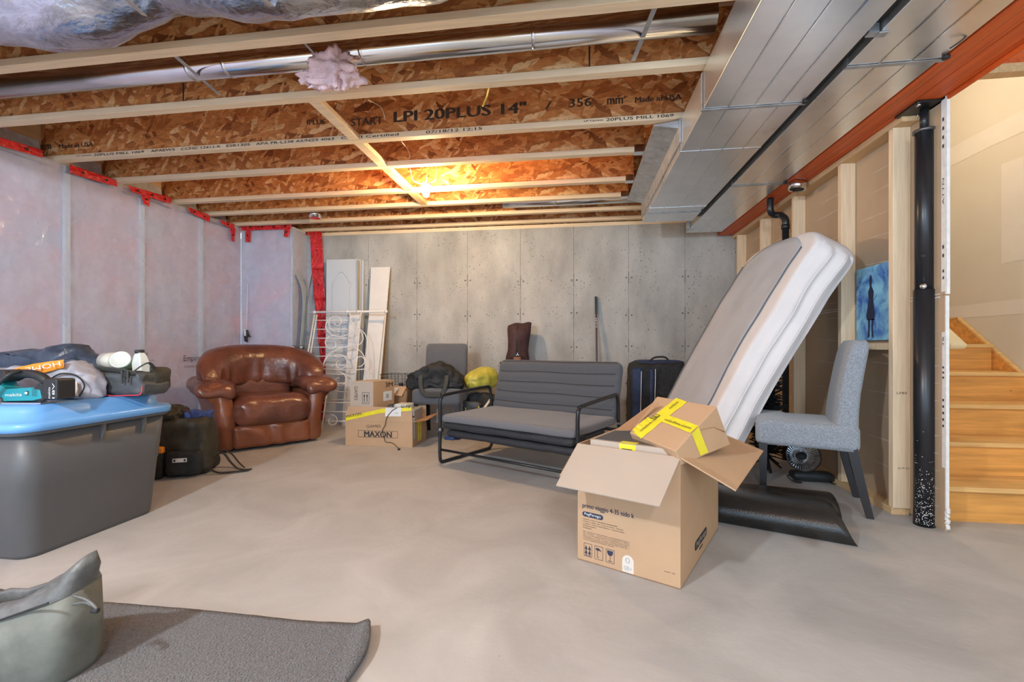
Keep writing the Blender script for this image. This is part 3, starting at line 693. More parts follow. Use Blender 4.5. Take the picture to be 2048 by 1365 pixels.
vb = [[(620, 462), (644, 464), (648, 540), (624, 540)], [(624, 540), (648, 540), (651, 600), (629, 600)], [(629, 600), (651, 600), (652, 640), (634, 640)], [(634, 640), (652, 640), (655, 672), (636, 672)],
      [(636, 672), (655, 672), (650, 730), (643, 730)], [(641, 730), (652, 730), (653, 860), (643, 860)]]
tape('long crinkled vertical red tape band sealing film to the concrete', vb, PR, 0)
# white film folds tucked above the wall between the joists
for i, (a, c, l) in enumerate(((JY[0], JY[1], 'far left'), (JY[1], JY[2], 'left of the lettered joist'), (JY[2], JY[3], 'beyond the lettered joist'), (JY[3], JY[4], 'third bay'), (JY[4], JY[5], 'beside the bulb bay'), (JY[5], JY[6], 'closest to the corner'))):
    def fn(s, t_, a=a, c=c):
        y = a+.035+(c-a-.07)*s; ang = t_*R(80); w_ = nz((y*9, t_*3, i))*.012
        return (-3.985-.14*math.sin(ang)*(1+w_)-.0, y, 2.30+.07*t_+.18*(1-math.cos(ang))+w_)
    o = MB().grid(fn, 14, 8).build('film_fold', 'film_fold'); tag(o, 'crinkled clear film fold tucked between joist ends, '+l, 'plastic film', 'film folds at the joist ends')
# ================================================================= RECLINER
t = thing('recliner', 'brown leather recliner armchair with plump curved back', 'armchair', (-2.735, 3.795, 0), R(50.9))
b = MB(); b.soft((0, .45, .235), (.80, .70, .36), .04, 6); b.build('base', 'leather_tan', t)
for s in (-1, 1):
    b = MB(); rings = []     # flared side: outline in x-z swept from front to back
    prof = [(.30, .03), (.425, .03), (.428, .2), (.44, .34), (.475, .44), (.53, .50), (.545, .555), (.50, .60), (.42, .61), (.36, .57), (.325, .48), (.305, .32)]
    prof = [(p.x, p.y) for p in catmull([(x, z, 0) for x, z in prof], 3, True)]
    for y, k in ((.0, .90), (.02, .97), (.06, 1), (.30, 1), (.60, 1), (.78, .98), (.82, .92)):
        cx, cz = .39, .30
        rings.append([Vector((s*(cx+(x-cx)*k), y, max(.02, cz+(z-cz)*k))) for x, z in (prof if s > 0 else prof[::-1])])
    b.loft(rings); b.build('side_panel', 'leather_tan', t)
for s in (-1, 1):
    b = MB()
    def fn(p, s=s):
        q = p.copy(); y = p.y+.34
        if y < .12: q.z -= (.12-y)*.45
        q.z += .006*math.sin(p.y*46+p.x*30*s)*(1 if p.z > 0 else .2)*max(0, 1-y*2.2)+.014*nz(p+Vector((s, 0, 0)), 10); q.x += .02*(y < .1)*s
        q.z -= .32*max(0, p.x*-s-.02)*(.5)
        return q
    b.soft((s*.425, .325, .575), (.30, .70, .12), .055, 16, fn=fn); b.build('armrest_pad', 'leather', t)
def cush(p):
    q = p.copy(); q.z += .010*nz(p, 9); q.y += .008*nz(p+Vector((3, 0, 0)), 10)
    if abs(p.x) > .27: q.y += .020*math.sin(p.z*80)*(abs(p.x)-.25)*6
    return q
b = MB(); b.soft((0, .225, .345), (.645, .63, .275), .115, 16, fn=cush); b.build('seat_cushion', 'leather', t)
def foot(p):
    q = p.copy(); q.y -= .020*math.sin(p.x*34+p.z*12+nz(p, 6)*3)*max(0, 1-abs(p.x)*2.6)+.010*math.cos(p.x*5); return q
b = MB(); b.soft((0, .025, .125), (.645, .10, .20), .035, 16, fn=foot); b.build('footrest', 'leather_tan', t)
def lum(p): q = p.copy(); q.z += .01*nz(p, 8); return q
b = MB(); b.soft((.0, .53, .50), (.60, .16, .26), .07, 10, fn=lum); b.build('lumbar_cushion', 'leather', t)
# crescent shaped back roll
b = MB(); rings = []; N_ = 44
for i in range(N_+1):
    q = -1+2*i/N_; th = q*R(96); e = abs(q)
    cx = .455*math.sin(th); cy = .56-.36*(1-math.cos(th))*.95
    top = .945-.27*e**2.6; bot = .555-.02*e; cz = (top+bot)/2; hz = (top-bot)/2; hy = .115*(1-.25*e**3)
    cap = math.sqrt(max(0.0, 1-max(0, (e-.86)/.14)**2))*.96+.04
    out = Vector((math.sin(th), math.cos(th), 0))
    ring = []
    for k in range(28):
        a = 2*math.pi*k/28; ca, sa = math.cos(a), math.sin(a)
        sx_ = math.copysign(abs(ca)**.75, ca)*hy*cap; sz = math.copysign(abs(sa)**.85, sa)*hz*cap
        p = Vector((cx, cy, cz))+out*(sx_+(.05*sa*abs(sa)))+Vector((0, 0, sz))
        if ca < 0:    # gathered creases along the lower inner front
            low = max(0, -sa+.35); p += out*(.017*math.copysign(abs(math.sin(q*23+1.5*math.sin(q*11)))**.5, math.sin(q*23+1.5*math.sin(q*11)))*low*(-ca)*(e < .8))
        p += out*nz(p, 7)*.012; ring.append(p)
    rings.append(ring)
b.loft(rings); b.build('backrest', 'leather', t)
b = MB(); b.soft((0, .66, .40), (.74, .12, .62), .05, 6); b.build('back_panel', 'leather_tan', t)
b = MB(); b.soft((-.45, .30, .24), (.02, .06, .13), .01, 3); b.build('recline_lever', 'leather_dark', t)
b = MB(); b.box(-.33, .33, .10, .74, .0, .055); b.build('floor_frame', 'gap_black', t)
# ================================================================= FUTON
t = thing('sofa_bed', 'dark grey folding futon sofa on a black tubular steel frame', 'futon', (-1.05, 3.43, 0), R(-28)); FU = t
W_ = 1.205
for x in (0, W_):
    b = MB(); y1 = .63
    path = [(x, .03, .014), (x, .0, .05), (x, 0, .30), (x, 0, .48), (x, .02, .525), (x, .07, .54), (x, .55, .565), (x, .61, .555), (x, .635, .50), (x, .64, .36)]
    b.tube(catmull(path, 5), .0135, 10)
    b.tube(catmull([(x, .03, .014), (x, .08, .0135), (x, .56, .0135), (x, .62, .02), (x, .65, .08), (x, .65, .34)], 5), .0135, 10); b.build('side_frame', 'black_steel', t)
b = MB(); b.tube([(0, .0, .115), (W_, .0, .115)], .010, 10); b.build('cross_bar', 'black_steel', t)
b = MB(); b.tube([(0, .65, .30), (W_, .65, .30)], .012, 10); b.build('cross_bar', 'black_steel', t)
b = MB(); b.tube([(0, .1, .335), (W_, .1, .335)], .012, 10); b.build('cross_bar', 'black_steel', t)
b = MB(); b.cyl((-.018, 0, .27), (.02, 0, .27), .02, 12); b.build('pivot_knob', 'steel_dark', t)
def pad(u, v, x0, x1, th):   # plane mapping helper for the mattress pads
    return
b = MB()
def seatf(p):
    q = p.copy(); q.z += .006*nz(p, 4)-.012*(p.x/.6)**2*0; return q
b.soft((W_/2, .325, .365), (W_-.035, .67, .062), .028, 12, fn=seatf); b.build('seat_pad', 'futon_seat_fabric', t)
T = Matrix.Translation((W_/2, .715, .585)) @ Matrix.Rotation(R(-16), 4, 'X')
def backf(p):
    q = p.copy(); h = .225
    for k in range(5):
        zc = -h+.09*(k+1)-.015; d = abs(p.z-zc)
        if d < .022 and p.y < 0: q.y += .010*(1-d/.022)
    # rounded upper corners
    if p.z > h-.07:
        e = (p.z-(h-.07))/.07; q.x *= 1-.045*e*e
    return q
b = MB(); n_ = 40
def bk(s, t_):
    z = -.225+.45*t_; x = (-1+2*s)*(W_-.03)/2; p = Vector((x, -.038, z)); q = backf(p)
    ex = min(1, (1-abs(-1+2*s))/.02); q.y += .03*(1-ex); q.y += .02*max(0, (t_-.97)/.03)
    return T @ q
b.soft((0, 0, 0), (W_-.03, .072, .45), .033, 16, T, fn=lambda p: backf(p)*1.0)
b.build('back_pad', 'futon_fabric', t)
for k in range(5):
    z = -.225+.09*(k+.9)-.01; b = MB()
    b.tube([T @ Vector((x, -.0368, z+.003*math.sin(x*9+k))) for x in [(-.55+1.1*i/30) for i in range(31)]], .0022, 5); b.build('quilt_seam', 'futon_cover', t)
def rollf(seed):
    return lambda p: p+Vector((0, .006*nz(p+Vector((seed, 0, 0)), 14), .006*nz(p+Vector((0, seed, 0)), 9)))
b = MB(); b.soft((W_/2, .24, .308), (W_-.06, .50, .055), .027, 14, fn=rollf(2)); b.build('folded_cover', 'futon_cover', t)
b = MB(); b.soft((W_/2+.01, .26, .246), (W_-.08, .50, .055), .027, 14, fn=rollf(6)); b.build('folded_cover', 'futon_cover', t)
b = MB(); b.soft((.07, .07, .205), (.10, .10, .03), .012, 5, fn=rollf(9)); b.build('loose_fabric', 'bag_navy', t)
# ================================================================= DINING CHAIRS
def chair(label, loc, rz, m, sc_=1.0):
    t = thing('dining_chair', label, 'chair', loc, rz, 'upholstered dining chairs')
    w_ = .225*sc_
    def sf(p):
        q = p.copy(); q.z += .018*math.cos(p.x*5)*(p.z > 0)-.012; 
        if p.z > 0 and p.y < -.1: q.z += .010
        return q
    b = MB(); b.soft((0, .245, .425), (2*w_, .50, .135), .035, 10, fn=sf); b.build('seat', m, t)
    cen = [(.385, .47, .455), (.385, .55, .50), (.40, .66, .505), (.42, .78, .525), (.445, .90, .545), (.462, .94, .545), (.48, .957, .535)]
    rings = []
    prof = [(.365, .35, .485), (.372, .45, .492), (.378, .55, .495), (.392, .66, .503), (.412, .78, .52), (.432, .88, .535), (.448, .93, .540), (.468, .955, .525)]
    for (ya, z, yb) in prof:
        k = .955 if z > .94 else 1.0; ww = w_*(.93 if z > .5 else .99)*k; c = (ya+yb)/2; h = (yb-ya)/2; r_ = .018; ring = []
        for i in range(28):
            a = 2*math.pi*i/28; ca, sa = math.cos(a), math.sin(a)
            ring.append(Vector((math.copysign(abs(ca)**.28, ca)*ww, c+math.copysign(abs(sa)**.45, sa)*h, z-(.012*abs(ca)**6 if z > .92 else 0))))
        rings.append(ring)
    b = MB(); b.loft(rings); b.build('backrest', m, t)
    for s in (-1, 1):
        b = MB(); x = s*(w_-.03); rings = [[Vector((x+i*r_, .035+j*r_, z)) for i, j in ((-1, -1), (1, -1), (1, 1), (-1, 1))] for z, r_ in ((.0, .016), (.37, .022))]
        b.loft(rings, sm=False); b.build('leg', 'dark_leg', t)
        b = MB(); rings = [[Vector((x+i*r_, y+j*r_, z)) for i, j in ((-1, -1), (1, -1), (1, 1), (-1, 1))] for z, r_, y in ((.0, .016, .535), (.2, .021, .49), (.37, .024, .455))]
        b.loft(rings, sm=False); b.build('leg', 'dark_leg', t)
    b = MB(); b.tube([(w_*1.0, .365, .47), (w_*1.0, .37, .37)], .0015, 4); b.tube([(-w_*1.0, .365, .47), (-w_*1.0, .37, .37)], .0015, 4)
    return t
chair('light grey dining chair on the right, side on, beside the black post', (1.127, 3.033, 0), R(-110.5), 'grey_fabric_light')
chair('darker grey dining chair by the concrete wall with a black duffel on its seat', (-1.365, 4.31, 0), R(3), 'grey_fabric', 1.08)
# ================================================================= MATTRESS
t = thing('mattress', 'white and grey mattress leaning against the stud wall', 'mattress', (.80, 3.4, 0))
Z0 = .035
nf, nb, ff, fb = Vector((1.475, 2.885, 1.66)), Vector((1.695, 2.90, 1.53)), Vector((1.405, 3.86, 1.71)), Vector((1.635, 3.88, 1.58))
bn, bnb, bf, bfb = Vector((.655, 2.93, .11)), Vector((.885, 2.95, Z0-.03)), Vector((.575, 3.86, .15)), Vector((.805, 3.88, .03))
def tri(a, b_, c):       # a 0 far..1 near, b_ 0 bottom..1 top, c 0 back..1 front
    lo = (bfb.lerp(bnb, a)).lerp(bf.lerp(bn, a), c); hi = (fb.lerp(nb, a)).lerp(ff.lerp(nf, a), c)
    return lo.lerp(hi, b_)
def mfn(p):
    a = p.x+.5; b_ = p.y+.5; c = p.z+.5
    # round the top end corners in plan
    top = max(0, b_-.86)/.14; ea = abs(a-.5)*2
    b2 = b_-.075*(ea**5)*top-.0*ea
    q = tri(a, b2, c)
    sag = .055*math.sin(math.pi*min(1, b_/.95))          # slight bow towards the wall
    q += Vector((.7, 0, -.6))*(-sag*.5)
    # edge trims: shallow folds in the cover along the border
    if a > .98: q += Vector((0, .012*math.sin(c*16)+.008*nz(q, 9), 0))
    q += Vector((nz(q, 5), nz(q+Vector((4, 4, 4)), 5), nz(q+Vector((9, 0, 0)), 5)))*.010
    q.z = max(q.z, .004)
    return q
b = MB()
n_ = 22; idx = {}; vs = []; fs = []
def vid(k):
    kk = tuple(round(x, 5) for x in k)
    if kk not in idx:
        h = (.5, .5, .5); r_ = (.05, .03, .20); p = Vector((k[0]*.5, k[1]*.5, k[2]*.5))
        q = Vector([max(-.5+r_[i], min(.5-r_[i], p[i])) for i in range(3)]); d = Vector([(p[i]-q[i])/r_[i] for i in range(3)])
        if d.length > 1: d.normalize()
        p = Vector([q[i]+d[i]*r_[i] for i in range(3)]); idx[kk] = len(vs); vs.append(mfn(p))
    return idx[kk]
for ax in range(3):
    for sg in (-1, 1):
        for i in range(n_):
            for j in range(n_):
                q = []
                for ii, jj in ((i, j), (i+1, j), (i+1, j+1), (i, j+1)):
                    a = [0, 0, 0]; a[ax] = sg; f_ = lambda q_: math.copysign(1-(1-abs(-1+2*q_/n_))**1.8, -1+2*q_/n_)
                    a[(ax+1) % 3] = f_(ii); a[(ax+2) % 3] = f_(jj); q.append(vid(a))
                fs.append(tuple(q) if sg > 0 else tuple(q[::-1]))
b.add(vs, fs, 0, True); b.build('cover', 'mattress_white', t, world=True)
b = MB(); nrm = Vector((-.77, .05, .62)).normalized()
cor = lambda s, t_: mfn(Vector((-.455+.80*s, -.49+.97*t_, .5)))+nrm*.004
def topf(s, t_):
    e = abs(s-.5)*2; t2 = t_*(1-.06*e**4); return cor(s, t2)
b.grid(topf, 20, 40, th=.003); b.build('top_panel', 'mattress_grey', t, world=True)
b = MB(); edge = [topf(1, i/40)+nrm*.002 for i in range(41)]; b.tube(edge, .0045, 6); b.tube([topf(0, i/40)+nrm*.002 for i in range(41)], .004, 6); b.build('welt_seam', 'mattress_line', t, world=True)
b = MB()
for c_ in (-.22, .12): b.tube([mfn(Vector((.5, -.48+.96*i/40, c_)))+Vector((0, -.003, 0)) for i in range(41)], .005, 6)
b.build('side_fold', 'mattress_white', t, world=True)
# ================================================================= BIG OPEN BOX
BX = thing('cardboard_box', 'large open cardboard box with flaps out and dark lettering on its front', 'box', (.009, 1.973, 0), R(-27.1)); t = BX
w_, l_, h_ = .43, .706, .50; th = .006
b = MB(); b.box(0, w_, 0, th, 0, h_); b.box(0, th, th, l_, 0, h_); b.box(w_-th, w_, th, l_, 0, h_); b.box(0, w_, l_-th, l_, 0, h_); b.box(0, w_, 0, l_, 0, th)
b.build('carton_body', 'cardboard', t, bevel=.001)
def flap(name, pts, m='cardboard_pale'):
    b = MB(); p = [Vector(q) for q in pts]; n = (p[1]-p[0]).cross(p[2]-p[1]).normalized(); b.prism(p, n, .005); return b.build(name, m, t)
inv = wm(t).inverted()
def onray(u, v, f):   # point on the pixel ray at local z = f
    return inv @ pz(u, v, f)
flap('front_flap', [(.0, 0, h_), (w_, 0, h_), onray(1319, 1013, .375), onray(1112, 971, .375)])
flap('right_flap', [(w_, 0.0, h_), (w_, l_*.93, h_), onray(1527, 902, .44), onray(1472, 981, .40)], 'cardboard')
flap('left_flap', [(0, l_, h_), (0, 0, h_), (-.10, .02, h_-.16), (-.10, l_-.02, h_-.16)], 'cardboard')
flap('back_flap', [(w_, l_, h_), (0, l_, h_), (.02, l_+.12, h_-.14), (w_-.02, l_+.12, h_-.14)], 'cardboard')
nn = Vector((math.sin(R(-27.1)), -math.cos(R(-27.1)), 0)); O3 = Vector((BX.location.x, BX.location.y, 0))
def fp(u, v): return inv @ pp(u, v, O3, nn)
p = fp(1165, 1013); q = fp(1268, 1026)
b = MB(); b.text('primo viaggio 4-35 nido k', (p.x, 0, p.z-.010), (1, 0, 0), (0, 0, 1), q.x-p.x, .026, .0012); b.text('primo viaggio 4-35 nido k', (p.x+.0008, 0, p.z-.010), (1, 0, 0), (0, 0, 1), q.x-p.x, .026, .0014)
b.build('title_lettering', 'ink_blue', t)
TX, TZ = p.x, p.z-.010
b = MB()
rp = random.Random(11)
def gib(n): return ''.join(rp.choice('aenosrtmcuw') if rp.random() > .16 else ' ' for _ in range(n)).strip() or 'a'
for k in range(5): b.text(gib((40, 46, 48, 16, 11)[k]), (TX+.002, 0, TZ-.044-.0092*k), (1, 0, 0), (0, 0, 1), (.155, .18, .185, .06, .04)[k], .0042, .0012)
for k in range(6): b.text(gib(58 if k < 5 else 38), (TX+.003, 0, TZ-.096-.0068*k), (1, 0, 0), (0, 0, 1), .205 if k < 5 else .14, .0034, .0010)
b.build('fine_print', 'ink', t)
def pill(x0, x1, z0, z1):
    c = []; r_ = (z1-z0)/2
    for k in range(13): a = -math.pi/2+math.pi*k/12; c.append((x1-r_+math.cos(a)*r_, z0+r_+math.sin(a)*r_))
    for k in range(13): a = math.pi/2+math.pi*k/12; c.append((x0+r_+math.cos(a)*r_, z0+r_+math.sin(a)*r_))
    return c
b = MB(); c = pill(TX, TX+.095, TZ-.031, TZ-.010); b.prism([(x, 0, z) for x, z in c], (0, -1, 0), .0012); o = b.build('logo', 'ink_blue', t)
b = MB(); b.text('PegPerego', (TX+.010, -.0014, TZ-.027), (1, 0, 0), (0, 0, 1), .075, .014, .0008); b.build('logo_lettering', 'label_white', o)
b = MB(); q = fp(1168, 1112); X0, Z0_ = q.x, .024
def rect_line(x0, x1, z0, z1, w=.0012):
    for a in ((x0, x1, z0, z0+w), (x0, x1, z1-w, z1), (x0, x0+w, z0, z1), (x1-w, x1, z0, z1)): b.box(a[0], a[1], -.001, .0, a[2], a[3])
xs = (X0, X0+.050, X0+.100)
for x in xs: rect_line(x, x+.037, Z0_, Z0_+.056)
for dx in (.010, .026):
    x = xs[0]+dx
    for z in (.030, .012): b.prism([(x-.007, 0, Z0_+z), (x+.007, 0, Z0_+z), (x, 0, Z0_+z+.017)], (0, -1, 0), .001); b.box(x-.0015, x+.0015, -.001, 0, Z0_+z-.006, Z0_+z)
b.box(xs[0]+.005, xs[0]+.032, -.001, 0, Z0_+.0035, Z0_+.0055)
x = xs[1]+.015; Zs = Z0_-.122
b.prism([(x-.012, 0, Zs+.163), (x-.006, 0, Zs+.170), (x+.004, 0, Zs+.169), (x+.016, 0, Zs+.158), (x+.005, 0, Zs+.160), (x-.003, 0, Zs+.158)], (0, -1, 0), .001); b.box(x-.004, x-.002, -.001, 0, Zs+.132, Zs+.160); b.box(x-.004, x+.004, -.001, 0, Zs+.130, Zs+.132)
x = xs[2]+.0185
b.prism([(x-.013, 0, Zs+.172), (x+.013, 0, Zs+.172), (x+.012, 0, Zs+.160), (x+.006, 0, Zs+.152), (x-.006, 0, Zs+.152), (x-.012, 0, Zs+.160)], (0, -1, 0), .001); b.box(x-.001, x+.001, -.001, 0, Zs+.130, Zs+.152); b.box(x-.010, x+.010, -.001, 0, Zs+.128, Zs+.130)
b.build('handling_symbols', 'ink_blue', t)
q = fp(1256, 1130); cx_ = q.x
b = MB(); c = [(cx_-.024, .006), (cx_+.024, .006)]+[(cx_+.024*math.cos(a), .052+.024*math.sin(a)) for a in [math.pi*k/10 for k in range(11)]]
b.prism([(x, 0, z) for x, z in c], (0, -1, 0), .001); o = b.build('round_label', 'label_faint', t)
b = MB(); b.text('0', (cx_-.011, -.001, .044), (1, 0, 0), (0, 0, 1), .020, .022, .0006); b.text('08+', (cx_-.017, -.001, .014), (1, 0, 0), (0, 0, 1), .034, .018, .0006); b.build('label_number', 'plastic_grey', o)
b = MB(); b.text('IIlIl Ill', (.37, 0, .052), (1, 0, 0), (0, 0, 1), .04, .004, .001); b.build('small_print', 'ink_soft', t)
b = MB(); c = pill(.22, .44, .060, .100); b.prism([(w_, x, z) for x, z in c], (1, 0, 0), .0012); o = b.build('logo', 'ink', t)
b = MB(); b.text('PegPerego', (w_+.0014, .240, .067), (0, 1, 0), (0, 0, 1), .18, .028, .0008); b.build('logo_lettering', 'cardboard_pale', o)
b = MB(); b.box(w_, w_+.001, .30, .36, .040, .048); b.box(w_, w_+.001, .42, .455, .36, .39); b.build('side_print', 'ink', t)
# things inside the big box
t = thing('carton', 'flat pale carton with yellow tape tab lying inside the open box', 'box', BX.matrix_basis @ Vector((.05, .02, .42)), R(-27.1))
b = MB(); b.box(0, .36, 0, .42, 0, .10); b.build('carton_body', 'cardboard_pale', t, bevel=.002)
b = MB(); b.box(.01, .35, .02, .41, .1002, .1012); b.build('dark_panel', 'steel_dark', t)
b = MB(); b.box(.13, .20, -.0012, .0, .045, .098); b.box(.13, .20, -.001, .04, .1012, .1022); o = b.build('tape_tab', 'tape_yellow', t)
b = MB(); b.box(.142, .185, -.002, -.0012, .066, .080); b.box(.165, .19, -.002, -.0012, .052, .07); b.build('tape_mark', 'ink', o)
c = [pz(1351, 903, .527), pz(1259, 866, .548), pz(1314, 793, .685)]; c.append(pp(1433, 813, c[0], (c[1]-c[0]).cross(c[2]-c[0])))
IB = thing('taped_carton', 'brown carton crossed with yellow printed tape, tilted on top of the open box', 'box', c[0]*.5+c[2]*.5-Vector((0, 0, .2)))
cc = sum(c, Vector())/4
n = -(c[1]-c[0]).cross(c[3]-c[0]).normalized()
if n.z < 0: n = -n
dn = -n*.19
b = MB(); b.hexa([p+dn*(1 if i in (2, 3) else .55) for i, p in enumerate(c)], 0) if 0 else b.hexa([c[0]+dn*.35, c[1]+dn*.35, c[2]+dn, c[3]+dn, c[0], c[1], c[2], c[3]])
b.build('carton_body', 'cardboard', IB, world=True, bevel=.004)
def on(s, t_, h=.002): return (c[1].lerp(c[0], s)).lerp(c[2].lerp(c[3], s), t_)+n*h    # s: left-right along the front, t: front-back
b = MB()
def ribbon(p0, p1, w0, h=.0022, nseg=8):
    pts = [(p0[0]+(p1[0]-p0[0])*k/nseg, p0[1]+(p1[1]-p0[1])*k/nseg) for k in range(nseg+1)]
    dx, dy = p1[0]-p0[0], p1[1]-p0[1]; L_ = math.hypot(dx, dy); nx, ny = -dy/L_*w0/2, dx/L_*w0/2
    b.grid(lambda s, t_: on(p0[0]+dx*s+nx*(2*t_-1), p0[1]+dy*s+ny*(2*t_-1), h+.001*math.sin(s*20)), nseg, 2, th=.0006, sm=False)
ribbon((.20, .0), (.45, 1.0), .22); ribbon((.33, .52), (1.0, .45), .17, .0032); ribbon((.10, .05), (.20, .42), .16, .003)
q0, q1 = on(1.0, .37, 0), on(1.0, .53, 0); s_ = (c[0]-c[1]).normalized()*.0015
b.quad(q0+s_, q1+s_, q1+s_+dn*.65, q0+s_+dn*.55); o = b.build('yellow_tape', 'tape_yellow', IB, world=True)
b = MB(); e1 = (on(.45, 1)-on(.20, 0)).normalized()
b.text('uniuline.com', on(.22, .10, .0045), e1, n.cross(e1), .11, .016, .001); b.text('.online', on(.40, .72, .0045), e1, n.cross(e1), .06, .016, .001)
b.text('NU', on(.30, .42, .0045), e1, n.cross(e1), .035, .035, .001)
e2 = (on(1, .45)-on(.4, .5)).normalized(); b.text('uniuline.com', on(.45, .46, .0052), e2, n.cross(e2), .15, .014, .001); b.build('tape_lettering', 'ink', o, world=True)
b = MB(); b.tube([on(.99, .55, -.02)+s_*3, on(.985, .8, -.06)+s_*3, on(.99, .97, -.12)+s_*3], .002, 5); b.build('crease', 'cardboard_dark', IB, world=True)
b = MB()
p0, p1, p2, p3 = pz(1232, 862, .53), pz(1308, 806, .67), pz(1318, 809, .665), pz(1262, 862, .55)
b.prism([p0, p1, p2, p3], (0, 0, 1), .004); b.build('torn_flap', 'cardboard_dark', IB, world=True)
for q in ((1268, 868, 1262, 889), (1284, 876, 1268, 893), (1296, 880, 1288, 898)):
    pass
# ================================================================= RUBBER SHEETS
t = thing('rubber_sheet', 'large glossy black rubber mat curled on the floor, nearer roll', 'rubber mat', (1.0, 2.40, 0), R(-22), 'curled rubber mats')
def curl(x0, x1, r_, a0, a1, cy, cz, skew, n=24):
    def fn(s, t_):
        a = R(a0+(a1-a0)*t_); x = x0+(x1-x0)*s+skew*t_*s; rr = r_*(1+.35*t_)
        return (x, cy-math.cos(a)*rr, cz+math.sin(a)*rr*.70)
    return fn
b = MB(); b.grid(curl(-.42, .31, .125, -30, 120, .10, .040, -.12), 20, 22, th=.005); b.build('sheet', 'rubber', t)
b = MB(); b.grid(lambda s, t_: (-.42+.70*s, .02+.12*t_, .004+.004*math.sin(t_*5)), 10, 6, th=.003); b.build('flat_edge', 'rubber', t)
t = thing('rubber_sheet', 'smaller curled black rubber mat lying behind the large one', 'rubber mat', (1.05, 2.66, 0), R(-14), 'curled rubber mats')
b = MB(); b.grid(curl(-.40, .33, .10, -25, 140, .06, .040, -.03), 20, 20, th=.005); b.build('sheet', 'rubber', t)
# ================================================================= HEATER
hp = pz(1612, 962)
t = thing('dish_heater', 'fallen parabolic dish heater with a black base and cord under the right chair', 'heater', hp, R(35))
hc = inv = wm(t).inverted() @ pp(1606, 912, Vector((hp.x, hp.y-.02, 0)), Vector((0, -1, 0)))
T = Matrix.Translation(hc) @ Matrix.Rotation(R(-42), 4, 'Z') @ Matrix.Rotation(R(72), 4, 'X')
b = MB(); 
rings = []
for (r_, z) in ((.018, -.045), (.045, -.040), (.075, -.022), (.098, .0), (.104, .004), (.100, -.006), (.075, -.030), (.04, -.05)):
    ring = []
    for k in range(72):
        a = 2*math.pi*k/72; ring.append(T @ Vector((r_*math.cos(a), r_*math.sin(a), z+(.0022 if k % 2 else 0))))
    rings.append(ring)
b.loft(rings, sm=False); b.build('dish', 'heater_dish', t)
b = MB(); b.lathe([(0, -.045), (.026, -.045), (.028, -.01), (.024, .0), (.0, .002)], T, 20); b.build('element_hub', 'gap_black', t)
b = MB(); b.tube([T @ Vector((.105*math.cos(a), .105*math.sin(a), .003)) for a in [2*math.pi*k/40 for k in range(40)]], .004, 6, True); b.build('rim', 'wire_black', t)
b = MB(); b.soft((.02, -.03, .045), (.26, .10, .06), .028, 8, Matrix.Rotation(R(-38), 4, 'Z')); b.build('base', 'tool_black', t)
b = MB(); b.tube(catmull([hc+Vector((.02, .03, -.02)), (hc.x+.03, hc.y+.05, .10), (.04, .0, .06)], 6), .012, 8); b.build('neck', 'tool_black', t)
b = MB(); b.tube(catmull([(.10, -.08, .03), (.16, -.12, .006), (.13, -.17, .006), (.07, -.13, .006), (.14, -.05, .02), (.19, -.02, .03), (.17, -.10, .01), (.10, -.14, .006)], 8), .0045, 6)
b.tube(catmull([(-.10, .0, .04), (-.16, .03, .05), (-.15, .0, .02), (-.10, -.03, .01)], 8), .0045, 6); b.build('power_cord', 'wire_black', t)
# ================================================================= view aligned local frames
def vt(name, label, cat, u, v, z=0.0, rz=PSI, group=None):
    p = pz(u, v, z)
    t = thing(name, label, cat, p, rz, group); d = -p.x*_s+p.y*_c
    return t, d/F
def vtY(name, label, cat, u, Y, z=0.0, rz=PSI, group=None):
    r = ray(u, HY); k = Y/r.y; p = Vector((r.x*k, Y, z)); t = thing(name, label, cat, p, rz, group); return t, (-p.x*_s+p.y*_c)/F
def crumple(a, s, sd=0.0):
    def g(p):
        q = p+Vector((sd, sd*.7, -sd)); w_ = q+Vector((nz(q, s*.6), nz(q+Vector((9, 0, 0)), s*.6), nz(q+Vector((0, 9, 0)), s*.6)))*.04
        rd = .5-1.6*abs(nz(w_, s*1.5)); rd2 = .3-abs(nz(w_+Vector((3, 3, 3)), s*3.2)); k_ = a*(.75*rd+.4*rd2)
        d = p.normalized() if p.length > 1e-6 else Vector((0, 0, 1))
        return p+Vector((nz(q, s), nz(q+Vector((0, 7, 0)), s), nz(q+Vector((0, 0, 3)), s)))*a*.7+d*k_
    return g
# ================================================================= STORAGE TOTE
t = thing('storage_tote', 'big grey storage tote under its blue lid', 'storage tote', (-2.325, 1.60, 0)); TO = t
def rrect(x0, x1, y0, y1, r_, z, n=6):
    o = []
    for cx, cy, a0 in ((x1-r_, y1-r_, 0), (x0+r_, y1-r_, 90), (x0+r_, y0+r_, 180), (x1-r_, y0+r_, 270)):
        for k in range(n+1): a = R(a0+90*k/n); o.append(Vector((cx+r_*math.cos(a), cy+r_*math.sin(a), z)))
    return o
b = MB(); b.loft([rrect(-1.06, -.005, .03, .63, .06, .0), rrect(-1.075, .0, .02, .64, .07, .02), rrect(-1.09, .022, .0, .662, .075, .30), rrect(-1.095, .024, -.002, .664, .075, .306), rrect(-1.11, .042, -.018, .684, .08, .555)], sm=True)
b.build('tub', 'tote_grey', t)
for y in (.30, .51):
    b = MB(); b.prism([(.036, y, .545), (.058, y, .545), (.056, y, .50), (.040, y, .46)], (0, 1, 0), .012); b.build('rib', 'tote_grey', t)
b = MB(); b.loft([rrect(-1.13, .060, -.036, .70, .09, .542), rrect(-1.13, .062, -.038, .702, .09, .556), rrect(-1.13, .060, -.036, .70, .09, .560)]); b.build('tub_rim', 'tote_grey', t)
